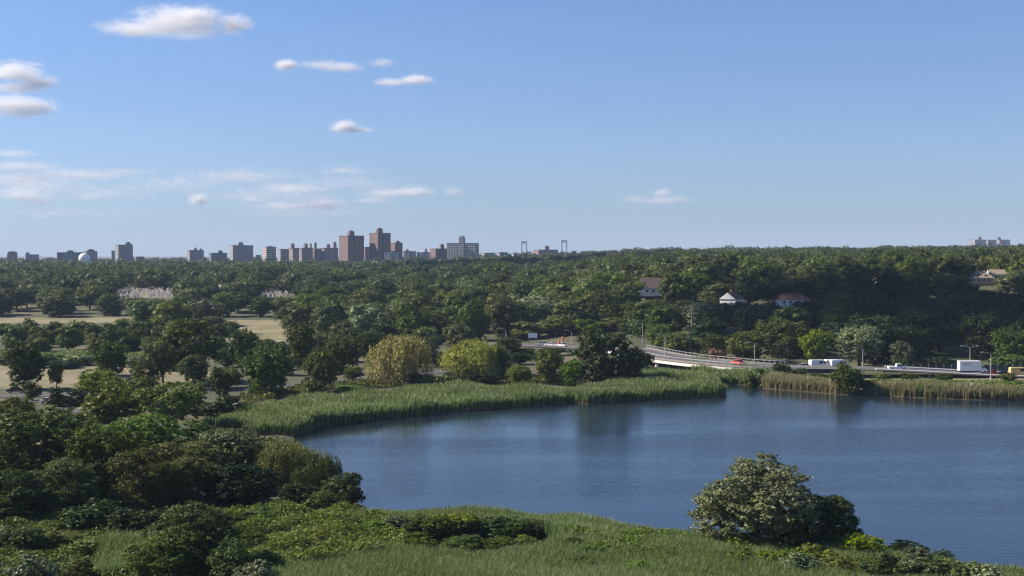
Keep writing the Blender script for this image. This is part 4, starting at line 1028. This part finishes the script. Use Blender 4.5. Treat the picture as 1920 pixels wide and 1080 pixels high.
# ------------------------------------------------------------------ houses and gravestones
def house(px, Y, w, d, hw, hr, rz, wall, roof, label, hip=False, chim=True, dz=0.0):
    x = X(px, Y, 540); t = empty('house', (x, Y, gz(x, Y) + dz), rz); tag(t, label, 'house')
    a, b = w / 2, d / 2
    MB().box(-a, a, -b, b, -.5, hw).build('wall', wall, t)
    e = .5; k = (w * .32 if hip else 0)
    r = MB().add([(-a - e, -b - e, hw - .05), (a + e, -b - e, hw - .05), (a + e, b + e, hw - .05), (-a - e, b + e, hw - .05), (-a - e * (not hip) + k, 0, hw + hr), (a + e * (not hip) - k, 0, hw + hr)],
                 [(0, 1, 5, 4), (2, 3, 4, 5), (1, 2, 5), (3, 0, 4), (0, 3, 2, 1)]).build('roof', roof, t)
    if not hip:
        for s in (-1, 1): MB().add([(s * (a + .52), -b, hw), (s * (a + .52), b, hw), (s * (a + .52), 0, hw + hr * .93)], [(0, 1, 2)]).build('gable', wall, t)
    if chim: MB().box(a * .3, a * .3 + .8, .6, 1.4, hw + hr * .4, hw + hr + 1).build('chimney', M['rooforange'], r)
    for q in (-.6, -.2, .25, .65):
        f = MB().box(q * a - .7, q * a + .7, -b - .06, -b - .01, hw * .35, hw * .8).build('window', M['white'], t); MB().box(q * a - .55, q * a + .55, -b - .1, -b - .062, hw * .4, hw * .76).build('pane', M['glass'], f)
    MB().box(a + .01, a + .07, -.5, .5, 0, 2.1).build('door', M['roofbrown'], t)
house(1232, 640, 14.5, 11, 3.2, 4.6, R(-8), M['whitewall'], M['roofbrown'], 'long house with a plain brown gable roof and white end wall among trees', dz=1.5)
house(1372, 596, 6, 8, 4.6, 3.0, R(50), M['whitewall'], M['roofbrown'], 'narrow white gabled house beside the sloping lawn', dz=1.0)
house(1482, 604, 14, 10, 2.6, 3.6, R(6), M['whitewall'], M['rooforange'], 'house with an orange brown hipped roof and white walls above the dark slope', True, dz=1.0)
house(1838, 662, 11, 9, 2.6, 3.0, R(-14), M['tanwall'], M['rooftan'], 'house with a tan roof above the dark slope', True, dz=1.0)
house(1868, 668, 7, 8, 3.4, 2.2, R(-10), M['whitewall'], M['rooftan'], 'small white house next to the tan roofed one', dz=1.5)
house(1652, 658, 6, 7, 3.4, 2.5, R(40), M['whitewall'], M['roofbrown'], 'small white house half hidden below the pale hilltop trees', dz=.5)
house(1750, 662, 6, 7, 3.2, 2.4, R(20), M['whitewall'], M['roofbrown'], 'white cottage half hidden between two small white houses on the dark slope', dz=.6)
house(1910, 700, 7, 8, 6.5, 2.5, R(30), M['tanwall'], M['rooftan'], 'tall tan house at the frame edge behind bright trees', dz=2.0)
house(1072, 690, 5, 7, 2.8, 3.0, R(30), M['whitewall'], M['roofbrown'], 'small brown roofed house deep in the wood below the taller bridge tower', dz=.5)
house(1130, 632, 4.2, 6, 5.8, 2.0, R(20), M['whitewall'], M['roofbrown'], 'tall narrow white house showing through the leaves', dz=.0)
house(421, 905, 6, 7, 3.4, 2.0, 0, M['whitewall'], M['white'], 'small white roofed house in the middle of the wood', dz=2.0)

gm = MB().box(-.5, .5, -.5, .5, -.3, .3).prism([(-.7, .3), (-.7, 1.6), (-.5, 1.95), (0, 2.1), (.5, 1.95), (.7, 1.6), (.7, .3)], -.22, .22).mesh('gravestone'); gm.materials.append(M['stone'])
rg = np.random.default_rng(5)
def stones(px0, px1, Y0, Y1, nx, ny, label, group):
    for j in range(ny):
        for i in range(nx):
            if rg.uniform() < .22: continue
            Y = Y0 + (Y1 - Y0) * (j + rg.uniform(-.2, .2)) / max(1, ny - 1)
            px = px0 + (px1 - px0) * (i + .45 * j % 1 + rg.uniform(-.25, .25)) / nx; x = X(px, Y, 545)
            o = bpy.data.objects.new('gravestone', gm); COL.objects.link(o); o.location = (x, Y, gz(x, Y)); s = rg.uniform(.75, 1.4)
            o.scale = (s, s, s * rg.uniform(.8, 1.3)); o.rotation_euler = (0, 0, R(-28) + rg.uniform(-.1, .1)); tag(o, label, 'gravestone', group)
stones(222, 326, 893, 982, 17, 7, 'pale upright gravestone in the large cemetery clearing in the wood', 'gravestones in the large clearing')
stones(492, 542, 893, 930, 8, 3, 'pale upright gravestone in the small cemetery clearing east of the large one', 'gravestones in the small clearing')
drape('cemetery_lawn', [(X(215, 888), 888), (X(330, 888), 888), (X(328, 990), 990), (X(212, 990), 990)], M['dry'])

# ------------------------------------------------------------------ skyline
def block(px0, px1, top, Y, mat, label, theta=30, f=.4, boxes=(), round_top=False, group=None, bmat=None):
    W = (px1 - px0) / F * Y; th = R(abs(theta))
    if theta >= 0: a = (1 - f) * W / math.cos(th); b = f * W / max(math.sin(th), .05)
    else: a = (1 - f) * W / math.cos(th); b = f * W / max(math.sin(th), .05)
    b = min(b, 60)
    x = X((px0 + px1) / 2, Y, top); z0 = float(hill(np.array([x]), np.array([Y]))[0]); hgt = Z(top, Y) - z0
    t = empty('apartment_block', (x, Y, z0), R(theta)); tag(t, label, 'apartment block', group)
    w_ = MB().box(-a / 2, a / 2, -b / 2, b / 2, -3, hgt)
    if a > 14: w_.box(-a * .12, a * .12, -b / 2 - 2.2, -b / 2 + .3, -3, hgt - 1.2)     # projecting bay
    w_.build('wall', mat, t)
    if round_top:
        prof = [(a / 2 * math.cos(q), hgt + a * .22 * math.sin(q)) for q in np.linspace(0, math.pi, 12)]
        MB().prism(prof, -b / 2, b / 2).build('roof', bmat or M['brick2'], t)
    else:
        r = MB().box(-a / 2 - .3, a / 2 + .3, -b / 2 - .3, b / 2 + .3, hgt + .01, hgt + .9).build('roof', M['roofdark'], t)
    for (q0, q1, tp) in boxes:
        bw = (q1 - q0) / F * Y * .8; hx = ((q0 + q1) / 2 - (px0 + px1) / 2) / F * Y / math.cos(th) * .9
        hx = max(-a / 2 + bw / 2, min(a / 2 - bw / 2, hx)); hb = Z(tp, Y) - z0
        MB().box(hx - bw / 2, hx + bw / 2, -min(b * .35, bw * .5), min(b * .35, bw * .5), hgt + .905, hb).box(hx - bw * .3, hx + bw * .3, -1.5, 1.5, hb - .05, hb + 1.6).build('roof_box', bmat or mat, t)
    return t
block(10, 36, 475, 2600, M['brick2'], 'brown block with a rounded roof at the end of the skyline', 20, .35, round_top=True)
block(44, 75, 478, 2620, M['mauve'], 'mauve low block beside the rounded-roof brown block', 24, .3, [(48, 56, 474.5)])
block(106, 160, 474, 2500, M['dkblue'], 'wide dark glass block beside the white dome', 14, .14, [(124, 140, 471)])
block(156, 184, 472, 2560, M['mauve'], 'mauve stepped block behind the white dome', 28, .35, [(162, 178, 468.5)])
block(215, 250, 460, 2300, M['grey'], 'slim grey tower standing alone on the skyline', 30, .33, [(233, 246, 455.5)])
block(208, 216, 471, 2350, M['grey'], 'low grey annex against the slim tower', 20, .3); block(252, 272, 482, 2350, M['mauve'], 'low mauve block just east of the slim grey tower', 20, .3)
block(349, 384, 470, 2500, M['mauve'], 'stepped low block with two roof huts', 22, .3, [(363, 370, 466), (374, 379, 467)])
block(389, 428, 475, 2550, M['dkblue'], 'low dark block between the stepped block and the grey slab', 20, .3, [(408, 418, 471)])
block(427, 478, 461, 2350, M['grey'], 'grey wide slab with a single square roof box', 18, .3, [(445, 457, 455.5)])
block(491, 519, 464, 2250, M['banded'], 'pinkish block striped with pale balconies', 25, .4, [(497, 517, 463)])
block(519, 546, 468, 2350, M['grey'], 'low grey block between the balconied block and the block row', 20, .35)
block(541, 562, 466, 2280, M['mauve'], 'pale mauve end block of the row with roof boxes', 30, .45, [(544, 552, 458)])
block(561, 586, 466, 2260, M['mauve'], 'shaded mauve block of the row with roof boxes, next to the pale end block', 35, .25, [(569, 577, 458), (584, 588, 457)])
block(585, 604, 467, 2270, M['brick2'], 'brick mauve block of the row under the notched chimney box', 30, .5, [(587, 592, 456)])
block(602, 634, 466, 2280, M['mauve'], 'last block of the row before the broad brick tower', 32, .25, [(611, 619, 459), (624, 631, 455)])
block(635, 683, 443, 2150, M['brick'], 'broad red brick tower with a stepped roof box', 34, .42, [(652, 664, 434)])
block(680, 694, 464, 2250, M['brick2'], 'low dark brick block between the two brick towers', 30, .4)
block(692, 733, 438, 2150, M['brick'], 'tallest red brick tower of the skyline', 34, .45, [(705, 717, 429)])
block(732, 755, 456, 2250, M['brick2'], 'brick block against the tallest brick tower', 32, .4, [(741, 750, 453)])
block(720, 748, 472, 2080, M['pale'], 'low pale block in front of the tallest brick tower', -14, .1)
block(757, 780, 472, 2200, M['pale'], 'low whitish block east of the brick towers', -16, .2, [(760, 766, 469)])
block(782, 806, 474, 2200, M['pale'], 'low whitish block half hidden by trees beside the small brick block', -16, .2, [(797, 802, 468)])
block(806, 839, 467, 2280, M['brick'], 'small brick block with one tall roof box', 28, .35, [(825, 833, 459)])
block(838, 898, 457, 2150, M['pale'], 'pale slab block with a tall offset roof box', -18, .10, [(860, 872, 444)])
block(1000, 1046, 469, 2900, M['brick2'], 'wide low brick block between the two bridge towers', 12, .2, [(1021, 1030, 462)])
block(1063, 1092, 476.5, 2500, M['pale'], 'long low whitish building beyond the taller bridge tower', -10, .1); block(1100, 1115, 475, 2550, M['pale'], 'small whitish building in the trees east of the long low one', -10, .2)
block(1820, 1846, 450, 4200, M['grey'], 'blue grey hospital wing with a tall core on the hilltop', 10, .15, [(1833, 1840, 444.5)])
block(1846, 1866, 450.5, 4240, M['grey'], 'middle blue grey hospital wing on the hilltop', 10, .15)
block(1866, 1891, 450, 4260, M['grey'], 'end blue grey hospital wing with its core on the hilltop', 10, .15, [(1868, 1875, 445)])

for px0, px1, top, Y, mt, lab in [(84, 104, 485, 2500, 'pale', 'low pale building between the mauve low block and the wide dark block'), (283, 302, 487, 2400, 'mauve', 'low flat building beyond the slim grey tower on the skyline'), (479, 490, 479, 2350, 'grey', 'little grey block in the gap before the pinkish balconied block'),
    (903, 926, 475, 2400, 'pale', 'low pale building just east of the pale slab block'), (932, 952, 474, 2500, 'mauve', 'low mauve building before the shorter looking bridge tower'), (958, 976, 476, 2450, 'pale', 'small pale building at the foot of the shorter looking bridge tower')]:
    block(px0, px1, top, Y, M[mt], lab, 16, .25)

def dome():
    Y = 2400; x = X(158, Y, 485); z0 = float(hill(np.array([x]), np.array([Y]))[0]); rad = 9.5
    t = empty('dome_building', (x, Y, z0)); tag(t, 'white domed building in front of the mauve stepped block', 'dome')
    hgt = Z(484, Y) - z0; prof = [(rad * math.cos(q), hgt + rad * .9 * math.sin(q)) for q in np.linspace(0, math.pi / 2, 9)]
    k = 20; vs = []; fs = []
    for (r_, z_) in prof: vs += [(r_ * math.cos(2 * math.pi * j / k), r_ * math.sin(2 * math.pi * j / k), z_) for j in range(k)]
    for i in range(len(prof) - 1): fs += [(i * k + j, i * k + (j + 1) % k, (i + 1) * k + (j + 1) % k, (i + 1) * k + j) for j in range(k)]
    MB().add(vs, fs).build('dome_shell', M['white'], t, True)
    MB().tube([(0, 0, -3), (0, 0, hgt - .01)], rad - .1, 20).build('drum', M['whitewall'], t)
dome()

def bridge_tower(px, top, label):
    Y = 8000; x = X(px, Y, top); z0 = 15; hgt = Z(top, Y) - z0; w = 11 / F * Y / 2; lw = 6.5
    t = empty('bridge_tower', (x, Y, z0)); tag(t, label, 'bridge tower', 'towers of the suspension bridge on the horizon')
    for s in (-1, 1): MB().prism([(s * (w + 1), 0), (s * w, hgt * .8), (s * w, hgt), (s * (w - lw), hgt), (s * (w - lw), hgt * .8), (s * (w - lw), 0)], -4, 4).build('leg', M['steelblue'], t)
    arch = [(-w + lw + .01, hgt - .5), (w - lw - .01, hgt - .5), (w - lw - .01, hgt - 22)] + [((w - lw - .01) * math.cos(q), hgt - 22 + 10 * math.sin(q)) for q in np.linspace(.2, math.pi - .2, 9)] + [(-w + lw + .01, hgt - 22)]
    MB().prism(arch, -3, 3).build('portal_arch', M['steelblue'], t)
    MB().box(-w + lw + .01, w - lw - .01, -3, 3, hgt * .3, hgt * .3 + 6).build('crossbeam', M['steelblue'], t)
bridge_tower(983, 452, 'shorter looking steel bridge tower beside the pale slab block side of the horizon')
bridge_tower(1058, 450, 'taller looking steel bridge tower past the wide low brick block')

# ------------------------------------------------------------------ clouds (countless small droplets' stand: tiny facets in a ragged body)
m, nt, N, L, out = newmat('cloud_droplets')
d_ = N.new('ShaderNodeBsdfDiffuse'); d_.inputs['Color'].default_value = (.935, .935, .965, 1)
t_ = N.new('ShaderNodeBsdfTranslucent'); t_.inputs['Color'].default_value = (.935, .935, .965, 1)
mx = N.new('ShaderNodeMixShader'); mx.inputs[0].default_value = .5; L.new(d_.outputs[0], mx.inputs[1]); L.new(t_.outputs[0], mx.inputs[2]); L.new(mx.outputs[0], out.inputs[0])
M['cloud'] = m

def fbm(P, seed, sx):
    out_ = np.empty(len(P))
    for i, q in enumerate(P): out_[i] = mnoise.fractal(Vector((q[0] * sx[0] + seed, q[1] * sx[1], q[2] * sx[2] + seed * 2)), 1.0, 2.0, 4)
    return out_

def cloud_pts(blobs, Y, n, seed, rag=.55):
    """blobs: (px, py, half width px, half height px, weight) at distance Y"""
    r = np.random.default_rng(seed); out_ = []
    wsum = sum(b[2] * b[3] * b[4] for b in blobs); s = Y / F
    for (px, py, hw, hh_, wt) in blobs:
        k = int(n * (1.15 if py < 260 else .9) * hw * hh_ * wt / wsum); d = unit(r, k) * (r.uniform(0, 1, (k, 1)) ** .42)
        nz = fbm(d, seed + px * .01, (1.6, 1.6, 1.6)); fine = fbm(d, seed + 9 + py, (4.5, 3, 3.5))
        rad = np.linalg.norm(d, axis=1); keep = rad < .62 + rag * .55 * nz + rag * .55 * fine + .12 * r.normal(size=k)
        d = d[keep]
        d[:, 2] = np.where(d[:, 2] < 0, d[:, 2] * .75, d[:, 2])
        c = np.array([X(px, Y, py), Y, Z(py, Y)])
        out_.append(c + d * np.array([hw * s * 1.25, hw * s * .8, hh_ * s * 1.35]))
    return np.concatenate(out_)

def cloud(label, blobs, Y, n, seed, size=.165, rag=.75, name='cloud', kind=None, pts=None):
    P = cloud_pts(blobs, Y, n, seed, rag) if pts is None else pts
    r = np.random.default_rng(seed + 1); c = P.mean(0); px1 = Y / F * 1.875
    P = np.concatenate([P] + [P + r.normal(size=P.shape) * px1 * np.array([q * 1.6, q, q * .8]) for q in (.6, .9, 1.3, 2.0, 3.2)])
    sz = size * Y / F * 1.875 * r.uniform(.5, 1.3, len(P))
    V, Q = leaf_quads(P - c, unit(r, len(P)), sz, r, .8)
    o = link(name, mesh_np(name, V, Q), M['cloud']); o.location = c
    return tag(o, label, 'cloud', kind=kind)
YD = lambda base: 1150 * F / (478 - base)
cloud('largest white cloud with a domed top high in the sky', [(325, 36, 75, 22, 1.3), (375, 30, 45, 18, 1.3), (320, 55, 125, 16, 1.0), (435, 46, 38, 18, 1.0), (250, 56, 55, 14, .8), (200, 50, 30, 9, .25)], YD(75), 90000, 11)
cloud('grey white layered cloud cut by the frame edge', [(20, 136, 65, 18, 1.0), (70, 155, 40, 14, .6), (20, 165, 70, 10, .5)], YD(175), 42000, 12)
cloud('lower soft cloud just under the layered cloud at the frame edge', [(20, 195, 60, 16, .9), (70, 200, 40, 16, .7), (40, 212, 60, 9, .4)], YD(220), 34000, 13)
cloud('small bright cloudlet west of the thin streak', [(536, 122, 19, 9, 1.0)], YD(130), 5000, 14)
cloud('thin streak of cloud beside the small bright cloudlet', [(605, 122, 42, 9, .5), (645, 127, 38, 9, .8), (715, 118, 32, 8, .3)], YD(134), 10000, 15)
cloud('thin bright streak of cloud below the other streak', [(735, 155, 34, 6, .7), (782, 150, 32, 8, .9)], YD(158), 9000, 16)
cloud('compact white cloud puff in mid sky', [(648, 239, 24, 11, 1.2), (680, 244, 24, 5, .4)], YD(248), 9000, 17)
cloud('small cream cloud puff low over the skyline', [(372, 376, 20, 12, 1.0)], YD(386), 6000, 18)
cloud('faint low cloud alone over the wooded ridge', [(1242, 362, 16, 8, .8), (1250, 376, 55, 8, .6), (1190, 374, 30, 7, .3)], YD(385), 7000, 19)
cloud('broken low cloud over the block row', [(545, 354, 60, 9, .8), (600, 382, 45, 13, .9), (530, 386, 65, 9, .6), (475, 372, 22, 9, .4)], YD(395), 26000, 20)
cloud('broken low cloud over the brick towers', [(720, 362, 50, 9, .5), (775, 360, 40, 9, .9), (700, 375, 45, 7, .4), (850, 360, 20, 8, .35)], YD(378), 16000, 21)
cloud('long grey low cloud at the frame edge over the dark block', [(40, 312, 90, 9, .6), (150, 328, 120, 10, .5), (20, 288, 60, 8, .35), (40, 335, 90, 9, .4), (240, 322, 50, 7, .3)], YD(345), 34000, 22)
cloud('pale broken low cloud under the long grey one', [(45, 366, 60, 14, .6), (85, 378, 30, 7, .4), (170, 368, 35, 9, .25)], YD(385), 15000, 23)
cloud('thin veil of low cloud', [(440, 330, 130, 16, .5), (650, 320, 60, 8, .5), (330, 345, 110, 14, .4), (560, 398, 150, 12, .3), (120, 400, 150, 12, .35), (660, 345, 120, 16, .4), (480, 365, 160, 16, .4), (60, 345, 120, 26, .5), (200, 360, 140, 16, .3)], YD(400), 42000, 24, size=.22, name='thin_cloud_veil', kind='stuff')

# sun: from the west, a little beyond the lake
EL, AZ = R(36), R(12)
sd = Vector((-math.cos(AZ) * math.cos(EL), math.sin(AZ) * math.cos(EL), math.sin(EL)))
# two unseen clouds added west of the view to shade slope and far wood
def shadow_cloud(cx, cy, rx, ry, H, n, seed, label):
    r = np.random.default_rng(seed); d = unit(r, n) * (r.uniform(0, 1, (n, 1)) ** .4)
    nz = fbm(d, seed, (1.5, 1.5, 1.5)); d = d[np.linalg.norm(d, axis=1) < .8 + .35 * nz]
    o = sd * (H / sd.z); P = d * np.array([rx * 1.1, ry * 1.1, 45]) + np.array([cx + o.x, cy + o.y, H])
    V, Q = leaf_quads(P - P.mean(0), unit(r, len(P)), r.uniform(4, 9, len(P)), r, .8)
    ob = link('cloud', mesh_np('cloud', V, Q), M['cloud']); ob.location = P.mean(0); tag(ob, label, 'cloud')
shadow_cloud(235, 530, 150, 84, 850, 5200, 71, 'unseen low cloud added to shade the dark wooded slope')
shadow_cloud(40, 1400, 150, 240, 850, 9000, 72, 'unseen cloud added to shade the far dark belt of wood')

# ------------------------------------------------------------------ light, sky, air
sun_d = bpy.data.lights.new('sun', 'SUN'); sun_d.energy = 5.0; sun_d.angle = R(.53); sun_d.color = (1, .90, .76)
sun = bpy.data.objects.new('sun', sun_d); COL.objects.link(sun); sun.rotation_euler = sd.to_track_quat('Z', 'Y').to_euler()
W = bpy.data.worlds.new('World'); S.world = W; W.use_nodes = True
nt = W.node_tree; bg = nt.nodes['Background']; sky = nt.nodes.new('ShaderNodeTexSky'); sky.sky_type = 'NISHITA'; sky.sun_disc = False
sky.sun_elevation = EL; sky.sun_rotation = math.atan2(sd.x, sd.y); sky.altitude = 0; sky.air_density = 1.0; sky.dust_density = 0.0; sky.ozone_density = 5.0
gm_ = nt.nodes.new('ShaderNodeNewGeometry'); sx = nt.nodes.new('ShaderNodeSeparateXYZ'); nt.links.new(nt.nodes.new('ShaderNodeTexCoord').outputs['Generated'], sx.inputs[0])
tint = mixcol(nt, ramp(nt, sx.outputs[2], 0.0, .09), (.51, .605, .875), (.725, .735, .93))
tint = mixcol(nt, ramp(nt, sx.outputs[2], .085, .17), tint, (.80, .81, .97))
nt.links.new(mixcol(nt, 1.0, sky.outputs[0], tint, 'MULTIPLY'), bg.inputs[0]); bg.inputs[1].default_value = .068

m, nt, N, L, out = newmat('haze_air')
pv = N.new('ShaderNodeVolumePrincipled'); pv.inputs['Color'].default_value = (.55, .72, 1, 1); pv.inputs['Density'].default_value = 6e-5; pv.inputs['Anisotropy'].default_value = 0.0
L.new(pv.outputs[0], out.inputs['Volume'])
hz = MB().box(-22000, 22000, -400, 12600, -4, 160).build('haze', m); tag(hz, kind='stuff')

S.render.engine = 'CYCLES'
S.cycles.max_bounces = 16; S.cycles.diffuse_bounces = 10; S.cycles.glossy_bounces = 3; S.cycles.transmission_bounces = 14; S.cycles.volume_bounces = 0
S.cycles.use_denoising = True; S.cycles.denoiser = 'OPENIMAGEDENOISE'; S.cycles.denoising_input_passes = 'RGB_ALBEDO_NORMAL'; S.cycles.denoising_prefilter = 'ACCURATE'; S.cycles.pixel_filter_type = 'BLACKMAN_HARRIS'; S.cycles.filter_width = 1.25
S.view_settings.view_transform = 'Standard'; S.view_settings.look = 'None'; S.view_settings.exposure = .95; S.view_settings.gamma = 1
